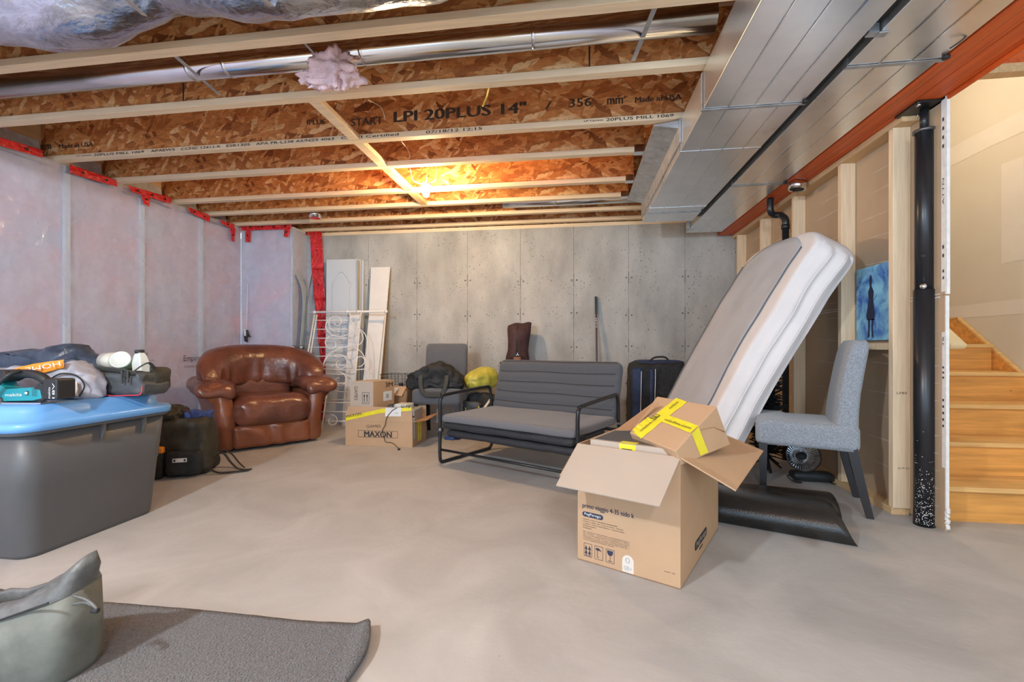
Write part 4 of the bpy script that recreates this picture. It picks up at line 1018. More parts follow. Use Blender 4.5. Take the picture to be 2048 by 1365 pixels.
b = MB(); b.loft([rrect(-1.14, .070, -.046, .71, .095, .557), rrect(-1.14, .072, -.048, .712, .095, .585), rrect(-1.13, .062, -.038, .702, .09, .596), rrect(-1.10, .030, -.006, .67, .09, .600), rrect(-1.085, .018, .006, .658, .085, .640), rrect(-1.07, .006, .018, .645, .08, .660), rrect(-1.04, -.02, .04, .62, .06, .664)])
b.build('lid', 'tote_blue', t)
LZ = .6645
# jigsaw
t, k = vt('cordless_jigsaw', 'teal and black cordless jigsaw lying on the blue lid', 'power tool', 10, 806, LZ, R(6))
P2 = lambda u, v, y=0: Vector(((u-10)*k, y, (806-v)*k))
def slab(name, poly, y0, th, m, par=None, bev=.004, world=False):
    b = MB(); b.prism([P2(u, v, y0) for u, v in poly], (0, 1, 0), th); return b.build(name, m, par or t, bevel=bev)
slab('body_shell', [(-30, 798), (-30, 752), (12, 756), (20, 770), (30, 777), (78, 774), (100, 778), (104, 796), (84, 800), (10, 802)], -.035, .07, 'tool_teal')
slab('front_housing', [(-30, 757), (-28, 740), (4, 740), (28, 742), (34, 758), (22, 764), (-10, 764)], -.037, .074, 'tool_black')
b = MB(); b.tube(catmull([P2(20, 748), P2(45, 748), P2(68, 749), P2(88, 756), P2(101, 770), P2(104, 788)], 6), [.020]*31, 12); b.build('handle', 'tool_black', t)
slab('rear_housing', [(84, 776), (98, 764), (108, 770), (106, 800), (88, 800)], -.034, .068, 'tool_black')
b = MB(); b.box(P2(106, 0).x, P2(137, 0).x, -.04, .045, P2(0, 798).z, P2(0, 757).z); o = b.build('battery', 'tool_black', t, bevel=.008)
b = MB(); x = P2(124, 0).x; b.text('18V', P2(133, 795, -.041), (0, 0, 1), (-1, 0, 0), 30*k, 5*k, .0008); b.text('makita', P2(124, 795, -.041), (0, 0, 1), (-1, 0, 0), 22*k, 4.5*k, .0008); b.build('battery_print', 'label_white', o)
b = MB(); b.text('makita', P2(30, 792, -.036), (1, 0, .04), (-.04, 0, 1), 34*k, 6.5*k, .001); b.build('tool_lettering', 'label_white', t)
b = MB(); b.box(P2(70, 0).x, P2(77, 0).x, -.0365, -.035, P2(0, 789).z, P2(0, 781).z); b.build('button_plate', 'tool_black', t)
b = MB(); c = P2(73.5, 785, -.037); b.cyl(c+Vector((0, -.003, 0)), c, .0068, 12); b.build('round_button', 'plastic_white', t)
b = MB()
for i in range(5): b.box(P2(84, 0).x, P2(94, 0).x, -.0362, -.035, P2(0, 790-3.0*i).z-.001, P2(0, 790-3.0*i).z+.001)
for i in range(5): b.box(P2(-8, 0).x, P2(14, 0).x, -.0362, -.035, P2(0, 776-3.2*i).z-.001, P2(0, 776-3.2*i).z+.001)
b.build('vent_slots', 'tool_black', t)
b = MB(); b.box(P2(-40, 0).x, P2(106, 0).x, -.045, .045, .0, .006); b.build('shoe_plate', 'steel_bright', t)
b = MB(); b.soft(P2(12, 801, -.02), (.06, .06, .035), .008, 4); b.build('shoe_clamp', 'steel_dark', t)
b = MB(); b.tube(catmull([P2(52, 741, -.02), P2(44, 752, -.06), P2(22, 780, -.07), P2(8, 802, -.055)], 8), .009, 10); b.build('dust_hose', 'tool_black', t)
# grey plastic bag with orange print
t, k = vt('shopping_bag', 'crumpled grey plastic bag with an orange and white printed band', 'bag', 95, 800, LZ, R(12))
t.location.y += .08; t.location.x -= .05
pts_b = [(-110, 1), (-110, 62), (-75, 66), (-35, 68), (18, 73), (42, 77), (62, 66), (80, 48), (90, 30), (92, 0)]
def bagsurf(name, outline, depth, m, amp=.012, seed=0, par=None, nseg=22):
    b = MB(); rings = []; n = len(outline)
    cx = sum(x for x, z in outline)/n*k; cz = sum(z for x, z in outline)/n*k
    pl = [Vector((x*k, 0, z*k)) for x, z in outline]; dense = []
    for i in range(n):
        a, c = pl[i], pl[(i+1) % n]
        for q in range(9): dense.append(a.lerp(c, q/9))
    for j in range(nseg+1):
        s = -1+2*j/nseg; kk = (1-abs(s)**3)**.5*.88+.12; ring = []
        for p in dense:
            q = Vector((cx+(p.x-cx)*kk, depth/2*s, max(0, cz+(p.z-cz)*kk) if p.z > .002 else .0)); nn = Vector((q.x, q.y+seed, q.z))
            q += Vector((nz(nn, 12), nz(nn+Vector((5, 0, 0)), 12)*1.4-.9*abs(nz(nn, 17)), nz(nn+Vector((0, 5, 0)), 12)*.8-.6*abs(nz(nn+Vector((2, 2, 2)), 20))))*amp; q.z = max(0, q.z); ring.append(q)
        rings.append(ring)
    b.loft(rings); return b.build(name, m, par if par is not None else t)
bagsurf('bag_body', pts_b, .16, 'bag_grey_white', .016, 2)
def front(u, z, y): return Vector((u*k, y, z*k))
b = MB(); b.grid(lambda s, t_: front(-62+106*s, 50+22*s+(-12+24*t_)*(1-.55*abs(s-.45)), -.088+.012*nz(Vector((s*6, t_*2, 3)), 1)), 20, 4, th=.001); b.build('orange_band', 'orange', t)
o = t; b = MB(); e_, f_ = Vector((-1, 0, -.2)), Vector((.2, 0, -1)); b.text('HOME', front(42, 77, -.103), e_, f_, 66*k, 9*k, .001); b.text('THE', front(6, 58, -.103), e_, f_, 34*k, 9*k, .001); b.build('band_lettering', 'label_white', t)
b = MB(); b.quad(front(48, 6, -.092), front(72, 8, -.090), front(68, 36, -.086), front(52, 38, -.088)); b.build('clear_pocket', 'label_faint', t)
b = MB(); b.tube(catmull([front(20, 42, -.09), front(40, 52, -.09), front(66, 48, -.085), front(80, 28, -.08), front(72, 6, -.085)], 8), .0035, 6); b.build('black_seam', 'bag_black', t)
# dark tarp
t, k = vt('folded_tarp', 'dark navy crinkled tarp bag heaped behind the grey bag', 'tarp', 95, 790, LZ, R(8)); t.location.y += .16; t.location.x -= .09; k *= 1.09
bagsurf('tarp_body', [(-120, 0), (-120, 78), (-60, 84), (-20, 90), (26, 94), (36, 84), (44, 78), (78, 62), (88, 40), (92, 0)], .20, 'tarp_navy', .020, 7)
# tool bag
t, k = vt('tool_bag', 'open slate grey tool bag with red piping on the blue lid', 'tool bag', 232, 793, LZ, R(8)); TB = t
def tf(p): q = p.copy(); q.x *= 1-.10*(p.z > 0); return crumple(.010, 14, 3)(q)
b = MB(); b.soft((0, .10, .062), (104*k, .20, .125), .03, 12, fn=tf); b.build('bag_body', 'bag_slate', t)
b = MB(); b.tube(catmull([(-26*k, .0, .12), (-24*k, -.012, .07), (-18*k, -.012, .02), (-5*k, -.014, .004), (30*k, -.012, .006), (50*k, -.006, .01), (52*k, 0, .05)], 6), .003, 6); b.build('piping', 'red_piping', t)
b = MB(); b.grid(lambda s, t_: Vector(((-62+100*s)*k, -.02+.02*t_, (63-.26*40*s*s-10*t_)*k+.003*nz(Vector((s*9, t_, 0)))-.002)), 16, 4, th=.004); b.build('top_flap', 'webbing', t)
b = MB(); b.box(20*k, 28*k, -.022, -.008, 38*k, 50*k); b.build('buckle', 'tool_black', t, bevel=.002)
b = MB(); b.box(18*k, 21*k, -.026, -.02, 26*k, 52*k); b.box(30*k, 33*k, -.026, -.02, 28*k, 52*k); b.build('strap_tail', 'webbing', t)
b = MB(); b.tube(catmull([(36*k, .0, 50*k), (44*k, .02, 60*k), (50*k, .05, 66*k), (48*k, .09, 56*k)], 6), .009, 8, flat=.4); b.build('grab_handle', 'webbing', t)
b = MB(); b.soft((40*k, .15, .080), (22*k, .12, .12), .02, 6, fn=crumple(.01, 12)); b.build('side_pocket', 'bag_olive', t)
tb = Vector(TB.location)
def onbag(u, v, dy):
    p = tb+Matrix.Rotation(R(8), 3, 'Z') @ Vector(((u-232)*k, dy, (793-v)*k)); return p
t = thing('packing_tape_roll', 'wide roll of clear packing tape in the tool bag', 'tape roll', onbag(188, 724, .10), R(0))
b = MB(); T = Matrix.Rotation(R(8), 4, 'Z') @ Matrix.Rotation(R(90), 4, 'Y') @ Matrix.Rotation(R(12), 4, 'X')
b.lathe([(.036, -.038), (.046, -.038), (.046, .038), (.036, .038)], T, 28); b.build('tape', 'tape_clear', t)
b = MB(); b.lathe([(.034, -.037), (.037, -.037), (.037, .037), (.034, .037), (.034, -.037)], T, 28); b.build('core', 'cardboard_pale', t)
t = thing('compound_tub', 'white lidded tub with green label lying tilted in the tool bag', 'tub', onbag(222, 722, .06), R(0))
b = MB(); T = Matrix.Rotation(R(28), 4, 'Z') @ Matrix.Rotation(R(68), 4, 'X')
b.lathe([(0, -.08), (.035, -.08), (.041, .0), (.0, .0)], T, 28); b.build('tub_body', 'plastic_green', t)
b = MB(); b.lathe([(.0, .0), (.044, .0), (.046, .004), (.046, .014), (.042, .016), (.038, .011), (0, .011)], T, 28); b.build('lid', 'plastic_white', t)
t = thing('squeeze_bottle', 'white angular bottle with a black cap standing in the tool bag', 'bottle', onbag(258, 752, .08), R(-10))
b = MB(); T = Matrix.Rotation(R(-8), 4, 'Y')
b.loft([rrect(-.034, .034, -.025, .025, .008, z) if s == 1 else [Vector((p.x*s, p.y*s, z)) for p in rrect(-.034, .034, -.025, .025, .008, z)] for z, s in ((0, 1), (.065, 1), (.10, .75), (.118, .5))], sm=False); b.warp(lambda p: T @ p).build('bottle_body', 'plastic_white', t)
b = MB(); b.lathe([(0, .116), (.021, .116), (.021, .132), (0, .133)], T, 20); b.build('cap', 'tool_black', t)
# ================================================================= BACKPACK BEHIND THE TOTE
t, k = vt('backpack', 'olive black backpack on the floor between tote and recliner', 'backpack', 352, 955, 0, R(24))
def bf2(p): q = p.copy(); q.x *= 1-.06*p.z/.2; return crumple(.022, 7, 1)(q)
b = MB(); b.soft((0, .14, .20), (.38, .26, .40), .06, 14, fn=bf2); b.build('main_pocket', 'bag_olive', t)
b = MB(); b.soft((.06, -.02, .10), (.22, .06, .17), .03, 8, fn=crumple(.008, 14)); b.build('front_pocket', 'bag_black', t)
b = MB(); b.box(.0, .085, -.058, -.052, .115, .142); o = b.build('brand_patch', 'label_white', t)
b = MB(); b.box(.006, .018, -.0595, -.058, .121, .136); b.box(.068, .079, -.0595, -.058, .121, .136); b.build('patch_mark', 'ink', o)
b = MB(); b.soft((-.115, -.02, .20), (.10, .05, .045), .01, 6, fn=crumple(.006, 20)); b.build('orange_strap', 'orange', t)
b = MB(); b.tube(catmull([(-.16, -.01, .37), (-.12, -.025, .33), (-.085, -.03, .26)], 6), .003, 6); b.build('reflective_cord', 'label_faint', t)
b = MB(); b.soft((-.13, -.01, .10), (.12, .06, .19), .02, 6, fn=crumple(.010, 20, 4)); b.build('bottle_pocket', 'bag_black', t)
b = MB(); b.tube(catmull([(-.15, .10, .39), (-.05, .10, .46), (.03, .10, .455), (.06, .1, .42)], 6), .012, 8, flat=.4); b.build('grab_handle', 'bag_maroon', t)
for i, pth in enumerate(([(.20, .1, .10), (.26, .10, .13), (.32, .08, .06), (.38, .06, .012), (.46, .06, .008)], [(.18, .03, .05), (.26, .0, .012), (.36, .0, .010), (.45, .03, .008)], [(.22, .22, .14), (.28, .22, .10), (.35, .16, .04), (.40, .10, .015)])):
    b = MB(); b.tube(catmull(pth, 6), .013, 8, flat=.25); b.build('shoulder_strap', 'bag_black', t)
t2 = thing('blue_cloth', 'crumpled blue cloth lying on top of the backpack', 'cloth', t.matrix_basis @ Vector((.09, .14, .395)))
MB().soft((0, 0, .025), (.17, .12, .05), .02, 10, fn=crumple(.02, 18)).build('cloth', 'blue_cloth', t2)
t2 = thing('dark_jacket', 'dark green jacket bundled on the backpack against the tote', 'jacket', t.matrix_basis @ Vector((-.10, .14, .39)))
MB().soft((0, 0, .05), (.24, .18, .10), .04, 10, fn=crumple(.03, 12)).build('cloth', 'bag_olive', t2)
# ================================================================= FOREGROUND BAG AND CARPET
t, k = vt('canvas_bag', 'open grey green canvas bag standing on the carpet corner in the foreground', 'bag', 62, 1385, .014, R(4))
def cf(p): q = p.copy(); q.x -= .02*(p.z < -.05)*(p.x > 0); return crumple(.010, 9, 2)(q)
XR0, XR1 = -.36, .088
def oval(zf, ky, kx=1.0, n=60, amp=.006, sd=0):
    o = []; cx = (XR0+XR1)/2; hx = (XR1-XR0)/2*kx
    for i in range(n):
        a = 2*math.pi*i/n; x = cx+math.copysign(abs(math.cos(a))**.55, math.cos(a))*hx; y = .07+math.copysign(abs(math.sin(a))**.7, math.sin(a))*ky
        s = (x-XR0)/(XR1-XR0); z = zf(s, math.sin(a)); p = Vector((x, y, z)); o.append(p+Vector((nz(p, 11), nz(p+Vector((4, sd, 0)), 11), nz(p+Vector((0, sd, 9)), 11)))*amp)
    return o
body_top = lambda s: .085+.165*s
lip_top = lambda s: .175+.075*s+.085*max(0, (s-.62)/.38)**1.3
def lip_pt(s, side=-1): return Vector((XR0+(XR1-XR0)*s, .07+side*.055, lip_top(s)))
b = MB(); b.loft([oval(lambda s, q: 0, .085, .93), oval(lambda s, q: .03, .10, .97), oval(lambda s, q: body_top(s)*.55, .10, .99, amp=.014, sd=3), oval(lambda s, q: body_top(s), .085, 1.0, amp=.010, sd=5)]); b.build('bag_body', 'bag_canvas', t)
b = MB(); b.loft([oval(lambda s, q: body_top(s)-.002, .088, 1.0, amp=.008, sd=5), oval(lambda s, q: body_top(s)+.02, .082, 1.01, amp=.012, sd=6), oval(lambda s, q: (body_top(s)+lip_top(s))/2+.004, .055, 1.03, amp=.022, sd=8), oval(lambda s, q: lip_top(s)+.006*q, .040, 1.03, amp=.016, sd=11),
    oval(lambda s, q: lip_top(s)-.004, .034, 1.02, amp=.016, sd=11), oval(lambda s, q: (body_top(s)+lip_top(s))/2-.01, .045, 1.0, amp=.02, sd=8)], caps=False); b.build('open_lip', 'bag_lip', t)
b = MB(); b.tube([Vector((XR0+(XR1-XR0)*s/24, -.018, body_top(s/24)+.002)) for s in range(1, 24)], .0025, 6); b.build('hem_seam', 'bag_black', t)
b = MB(); b.tube(catmull([(.095, .02, .245), (.135, .02, .235), (.165, .02, .212)], 5), .004, 6); b.tube(catmull([(.095, .02, .222), (.13, .02, .228), (.15, .02, .222)], 5), .004, 6); b.build('draw_cord', 'bag_lip', t)
b = MB(); b.soft((.158, .02, .208), (.022, .014, .014), .006, 4); b.build('cord_toggle', 'bag_black', t)
cp = [pz(u, v) for u, v in ((150, 1215), (390, 1234), (600, 1256), (741, 1264))]
cp2 = [pz(u, v) for u, v in ((738, 1300), (722, 1350), (705, 1400), (660, 1560))]
poly = [Vector((-2.5, 1.45, 0)), Vector((-1.95, 1.40, 0))]+cp+cp2+[Vector((-2.4, .62, 0))]
b = MB()
def carp(s, t_):
    # back edge to front edge
    xb = [-2.3, -1.9]+[p.x for p in cp]; yb = [1.40, 1.375]+[p.y for p in cp]
    q = s*(len(xb)-1); i = min(len(xb)-2, int(q)); f_ = q-i; X = xb[i]+(xb[i+1]-xb[i])*f_; Y = yb[i]+(yb[i+1]-yb[i])*f_
    X2 = -2.3+(cp2[3].x+2.3)*s; Y2 = .78
    x = X+(X2-X)*t_; y = Y+(Y2-Y)*t_
    if s > .999: x += .018*math.sin(t_*9)
    z = .013+.004*nz((x*3, y*3, 0))+.020*max(0, (s-.965)/.035)*max(0, 1-t_*2.2)
    return (x, y+.004*nz((x*14, 3, 0)), z)
b.grid(carp, 80, 30, th=.012); o = b.build('carpet_remnant', 'carpet_grey'); tag(o, 'grey carpet remnant lying on the concrete in the foreground', 'carpet')
# ================================================================= SMALL BOXES
t = thing('cardboard_box', 'low wide cardboard box with a large framed word and raised taped flap', 'box', (-2.127, 3.968, 0), R(-1.2)); MX = t
b = MB(); w_, l_, h_ = .657, .36, .232; th = .005
b.box(0, w_, 0, th, 0, h_); b.box(0, th, th, l_, 0, h_); b.box(w_-th, w_, th, l_, 0, h_); b.box(0, w_, l_-th, l_, 0, h_); b.box(th, w_-th, th, l_-th, 0, th); b.build('carton_body', 'cardboard', t, bevel=.001)
def fl(name, pts, m='cardboard'):
    b = MB(); p = [Vector(q) for q in pts]; b.prism(p, (p[1]-p[0]).cross(p[2]-p[1]).normalized(), .004); return b.build(name, m, t)
fl('front_flap', [(0, 0, h_), (w_, 0, h_), (w_-.005, .01, h_+.132), (.03, .01, h_+.132), (0, .005, h_+.06)])
fl('right_flap', [(w_, .0, h_), (w_, l_, h_), (w_+.16, l_-.05, h_+.055), (w_+.13, .03, h_+.02)], 'cardboard_dark')
fl('back_flap', [(w_, l_, h_), (0, l_, h_), (.02, l_+.05, h_+.11), (w_-.02, l_+.05, h_+.11)])
b = MB(); inv = wm(t).inverted(); nn = Vector((0, -1, 0))
def mp_(u, v): return inv @ pp(u, v, (0, 3.962, 0), nn)
a, c = mp_(716, 861), mp_(796, 877)
b = MB(); 
for (x0, x1, z0, z1) in ((a.x, c.x, a.z-.003, a.z), (a.x, c.x, c.z, c.z+.003), (a.x, a.x+.003, c.z, a.z), (c.x-.003, c.x, c.z, a.z)): b.box(x0, x1, -.001, 0, z0, z1)
b.build('frame_print', 'ink', t)
b = MB(); p = mp_(728, 874); q = mp_(783, 874); 
for ox in (0, .0016, .0032, .0048, .0064): b.text('MAXON', (p.x+ox, 0, p.z), (1, 0, 0), (0, 0, 1), q.x-p.x, .052, .0012+ox*.2)
q = mp_(785, 864); b.text('o', (q.x, 0, q.z), (1, 0, 0), (0, 0, 1), .007, .007, .001)
b.build('box_lettering', 'ink', t)
b = MB(); p = mp_(733, 856); b.text('GAMES', (p.x, 0, p.z), (1, .0, .03), (-.03, 0, 1), .14, .026, .001); b.build('handwriting', 'ink_soft', t)
b = MB(); f1 = lambda u, v: inv @ pp(u, v, (0, 3.962, 0), nn)+Vector((0, .0, 0))
def onflap(u, v, off=.002): 
    q = f1(u, v); q.y = (q.z-h_)/.132*.01-off-.006 if q.z > h_ else -off-.006; return q
b.quad(onflap(692, 842), onflap(692, 834), onflap(769, 817), onflap(759, 827)); b.quad(onflap(759, 827), onflap(762, 818), onflap(823, 815), onflap(823, 822)); o = b.build('yellow_tape', 'tape_yellow', t)
b = MB(); p = onflap(693, 837, .003); b.text('MAXON', p, (1, 0, .22), (-.22, 0, 1), .155, .026, .0008); p = onflap(802, 816, .003); b.text('ON', p, (1, 0, 0), (0, 0, 1), .085, .026, .0008); b.build('tape_lettering', 'ink', o)
b = MB(); b.quad(onflap(771, 833, .0035), onflap(803, 833, .0035), onflap(803, 816, .0035), onflap(771, 816, .0035)); o = b.build('address_label', 'label_white', t)
b = MB(); p = onflap(775, 819, .004)
for i in range(4): b.text('lI IIl Il', p+Vector((0, 0, .010*i)), (1, 0, 0), (0, 0, 1), .07, .005, .0008)
b.text('IIIIII', onflap(791, 828, .004), (1, 0, 0), (0, 0, 1), .03, .014, .0008); b.build('label_print', 'plastic_grey', o)
b = MB(); 
for y in (.14, .19): b.box(w_, w_+.001, y, y+.035, .03, .12); b.box(w_, w_+.001, y, y+.035, .125, .215)
b.build('side_tape', 'tape_yellow', t)
# contents of that box
t = thing('cardboard_box', 'pale cube box with arrows and handwriting on top of the low wide box', 'box', MX.matrix_basis @ Vector((.035, .02, .325)), R(0)); t.rotation_euler.z = R(-3)
b = MB(); b.hexa([Vector(p) for p in ((0, 0, 0), (.235, -.0, 0), (.30, .30, 0), (.06, .30, 0), (.0, 0, .27), (.235, 0, .27), (.30, .30, .27), (.06, .30, .27))]); b.build('carton_body', 'cardboard_pale', t, bevel=.003)
b = MB(); e = Vector((.065, .30, 0)).normalized(); nn2 = Vector((.30, -.065, 0)).normalized(); o0 = Vector((.235, 0, 0))
b.quad(o0+nn2*.001, o0+e*.306+nn2*.001, o0+e*.306+Vector((0, 0, .27))+nn2*.001, o0+Vector((0, 0, .27))+nn2*.001); o = b.build('side_panel', 'cardboard', t)
b = MB(); b.text('3M', o0+e*.17+Vector((0, 0, .205))+nn2*.001, e, (0, 0, 1), .11, .045, .001); b.text('3M', o0+e*.173+Vector((0, 0, .205))+nn2*.001, e, (0, 0, 1), .11, .045, .0012); b.build('side_lettering', 'ink', o)
b = MB(); b.quad(*[o0+e*a+Vector((0, 0, z))+nn2*.002 for a, z in ((.14, .075), (.27, .075), (.27, .165), (.14, .165))]); l = b.build('shipping_label', 'label_white', o)
b = MB(); b.quad(*[o0+e*a+Vector((0, 0, z))+nn2*.003 for a, z in ((.18, .10), (.22, .10), (.22, .14), (.18, .14))]); b.build('parcel_code_block', 'plastic_grey', t) 
b = MB(); 
for (x0, x1, z0, z1) in ((.125, .195, .168, .171), (.125, .195, .063, .066), (.125, .128, .063, .171), (.192, .195, .063, .171), (.134, .186, .076, .078)): b.box(x0, x1, -.001, 0, z0, z1)
for x in (.146, .173): b.box(x-.003, x+.003, -.001, 0, .085, .133); b.prism([(x-.009, 0, .130), (x+.009, 0, .130), (x, 0, .158)], (0, -1, 0), .001)
b.build('this_way_up_mark', 'ink', t)
b = MB(); b.text('GAMES', (.045, 0, .225), (0, 0, -1), (1, 0, 0), .13, .034, .001); b.build('handwriting', 'ink_soft', t)
MXm = MX.matrix_basis
def inmx(x, y, z): return MXm @ Vector((x, y, z))
o = MB().soft((0, 0, .025), (.13, .16, .07), .012, 6).build('projector_case', 'plastic_white'); 
t = thing('projector', 'white and dark grey projector lying in the wide box', 'projector', inmx(.535, .10, .33), R(-6)); o.parent = t
MB().soft((-.10, .0, .022), (.10, .13, .055), .02, 6).build('dark_end', 'tool_black', t); MB().box(.02, .035, -.082, -.079, .03, .04).build('port', 'gap_black', t)
t = thing('plastic_case', 'flat grey plastic case sticking up at the right of the wide box', 'case', inmx(.605, .17, .07), R(4))
MB().box(-.07, .043, -.14, .14, 0, .265).build('case_shell', 'plastic_grey', t, bevel=.006); MB().box(-.071, .044, -.142, -.139, .20, .215).build('case_seam', 'ink_soft', t)
b = MB(); pth = [onflap(795, 816, .012), onflap(785, 822, .012), onflap(775, 836, .012), onflap(772, 850, .010), onflap(766, 861, .006), onflap(769, 873, .006), onflap(773, 884, .006), onflap(786, 886, .008), onflap(795, 891, .008)]
pth = [MXm @ p for p in pth]; pth[-1] = pz(797, 897, .008)
t = thing('power_cord', 'thin black power cord draped over the front of the wide box', 'cord', pth[-1]); b.tube(catmull(pth, 8), .003, 6); b.build('cord', 'wire_black', t, world=True)
b = MB(); b.soft(pz(798, 899, .008), (.02, .022, .016), .004, 3); b.build('plug', 'wire_black', t, world=True)
# heap behind the wide box
t = thing('cardboard_box', 'crumpled open brown box behind the wide box, below the wire rack', 'box', (-2.0, 4.46, 0), R(-6))
b = MB(); b.soft((.12, .12, .235), (.37, .30, .47), .015, 8, fn=crumple(.012, 6)); b.build('carton_body', 'cardboard_dark', t)
b = MB(); b.prism([(.04, -.07, .44), (.27, -.06, .42), (.30, -.02, .51), (.12, -.02, .53)], (0, 1, .3), .004); o = b.build('crumpled_flap', 'cardboard', t)
b = MB(); b.prism([(.14, -.075, .445), (.20, -.073, .445), (.235, -.045, .505), (.185, -.045, .51)], (0, -1, .3), .002); b.build('white_label', 'label_white', o)
t = thing('wire_rack', 'black wire basket on top of the crumpled brown box', 'wire basket', (-1.98, 4.49, .475), R(-4))
b = MB()
X0, X1, Y0, Y1, H_ = -.03, .29, 0, .22, .155
for z in (0, .03, .06, .09, .12, H_):
    g = .01*(z/H_); b.tube([(X0-g, Y0-g, z), (X1+g, Y0-g, z), (X1+g, Y1+g, z), (X0-g, Y1+g, z)], .0022 if z < H_ else .003, 5, True)
for i in range(5):
    x = X0+(X1-X0)*i/4; b.tube([(x, Y0-.01, H_), (x, Y0, 0), (x, Y1, 0), (x, Y1+.01, H_)], .0025, 5)
b.build('basket', 'wire_black', t)
b = MB(); b.box(.17, .21, -.005, .02, .03, .07); b.build('clip', 'tool_black', t)
# ================================================================= BAGS BY THE CONCRETE WALL
CH = Matrix.Translation((-1.365, 4.31, 0)) @ Matrix.Rotation(R(3), 4, 'Z')
t = thing('duffel_bag', 'black duffel bag slumped on the seat of the darker dining chair', 'duffel bag', CH @ Vector((-.03, .15, .50)), R(6))
def df(p):
    q = p.copy(); e = abs(p.x)/.27; q.z = (q.z+.11)*(1-.42*e**2.2)-.11; q.y *= 1-.25*e**3; q.z += .022*math.sin(p.x*17+1)*(p.z > 0); return crumple(.034, 9, 5)(q)
b = MB(); b.soft((0, 0, .115), (.54, .27, .24), .05, 20, fn=df); b.build('bag_body', 'bag_black', t)
for x0, x1 in ((-.12, .02),):
    pass
b = MB()
def hand(xa, xb, y, drop):
    pts = catmull([(xa, y+.03, .17), (xa+.005, y-.02, .10), (xa+.02, y-.035, -.0+drop), (xa+.07, y-.045, -.055+drop), (xb-.07, y-.045, -.055+drop), (xb-.02, y-.035, .0+drop), (xb, y-.02, .10), (xb-.01, y+.03, .18)], 7)
    b.tube(pts, .022, 8, flat=.12, upv=(0, 1, 0))
hand(-.135, .13, -.13, .0); b.build('carry_handle', 'webbing', t)
b = MB(); b.tube(catmull([(-.2, -.01, .175), (-.05, -.02, .225), (.12, -.02, .215), (.22, -.01, .15)], 6), .004, 5); b.build('zip', 'webbing', t)
b = MB(); b.soft((-.005, -.18, -.05), (.17, .016, .055), .006, 5); b.build('handle_wrap', 'webbing', t)
b = MB(); b.tube(catmull([(-.25, -.07, .06), (-.26, -.09, .03), (-.255, -.10, .0)], 5), .004, 5); b.build('zip_pull', 'steel_bright', t)
t, k = vtY('backpack', 'black and maroon backpack with pale straps slumped left of the futon', 'backpack', 964, 4.62, 0, R(-18))
b = MB(); b.soft((.0, .0, .22), (.36, .24, .40), .07, 12, T=Matrix.Rotation(R(-12), 4, 'X'), fn=crumple(.03, 8, 3)); b.build('main_pocket', 'bag_black', t)
b = MB(); b.soft((.10, -.13, .20), (.30, .10, .18), .03, 10, fn=crumple(.025, 12, 8)); b.build('maroon_panel', 'bag_maroon', t)
b = MB(); b.soft((-.06, -.10, .28), (.20, .06, .14), .02, 8, fn=crumple(.015, 14, 2)); b.build('grey_pocket', 'bag_slate', t)
b = MB(); b.tube(catmull([(.16, -.1, .40), (.12, -.19, .30), (.0, -.20, .20), (-.14, -.19, .10)], 7), .018, 8, flat=.2); b.build('pale_strap', 'label_faint', t)
b = MB(); b.tube(catmull([(-.16, -.08, .33), (-.10, -.16, .26), (-.13, -.19, .14)], 7), .006, 6); b.tube(catmull([(.05, -.16, .32), (.10, -.2, .26), (.04, -.21, .22)], 7), .006, 6); b.build('cord', 'yellow_wire', t)
b = MB(); b.soft((.05, -.22, .05), (.34, .09, .08), .03, 8, fn=crumple(.02, 14, 9)); b.build('white_maroon_cloth', 'leather_tag', t)
t = thing('sleeping_bag', 'yellow stuff sack lying on the slumped backpack by the concrete wall', 'stuff sack', t.location+Vector((-.01, .05, .475)), R(-48))
def slp(p):
    q = p.copy(); e = (p.y+.17)/.34; q.z *= .72+.28*min(1, e*1.8); q.x *= .75+.25*min(1, e*1.8); return crumple(.014, 11, 4)(q)
b = MB(); b.soft((0, 0, .105), (.24, .36, .23), .10, 14, T=Matrix.Rotation(R(9), 4, 'X'), fn=slp); b.build('sack', 'sleeping_bag', t)
b = MB(); b.tube(catmull([(-.06, -.175, .07), (.0, -.19, .09), (.05, -.18, .05)], 5), .004, 5); b.build('draw_cord', 'wire_black', t)
# golf travel cover
t, k = vtY('golf_bag', 'tall maroon brown fabric bag standing behind the futon against concrete', 'golf bag', 1031, 5.0, 0, R(6))
rings = []
for (z, wx, wy, ox) in ((0, .14, .13, 0), (.05, .16, .14, 0), (.55, .155, .13, 0), (.70, .15, .12, .0), (.80, .125, .11, -.005), (.88, .115, .11, -.005), (.98, .12, .11, .0), (1.08, .135, .12, .01), (1.14, .14, .11, .012), (1.175, .13, .08, .012), (1.185, .09, .04, .012)):
    ring = []
    for i in range(26):
        a = 2*math.pi*i/26; p = Vector((ox+math.cos(a)*wx, math.sin(a)*wy, z)); p += Vector((math.cos(a), math.sin(a), 0))*(nz(p, 9)*.03)
        if z > 1.13: p.z += .012*math.sin(a+1)+.008*math.cos(a*3)
        ring.append(p)
    rings.append(ring)
b = MB(); b.loft(rings); b.warp(lambda p: p+Vector((.03*p.z, .06*p.z, 0))).build('bag_body', 'bag_maroon', t)
W2 = lambda x, y, z: Vector((x+.03*z, y+.06*z, z))
b = MB(); b.tube([W2(-.015, -.118, z) for z in (.80, .9, 1.0, 1.1, 1.16)], .004, 5); b.build('zip', 'bag_black', t)
b = MB(); b.soft(W2(0, -.125, .74), (.085, .02, .14), .008, 4); b.build('leather_patch', 'leather_tag', t)
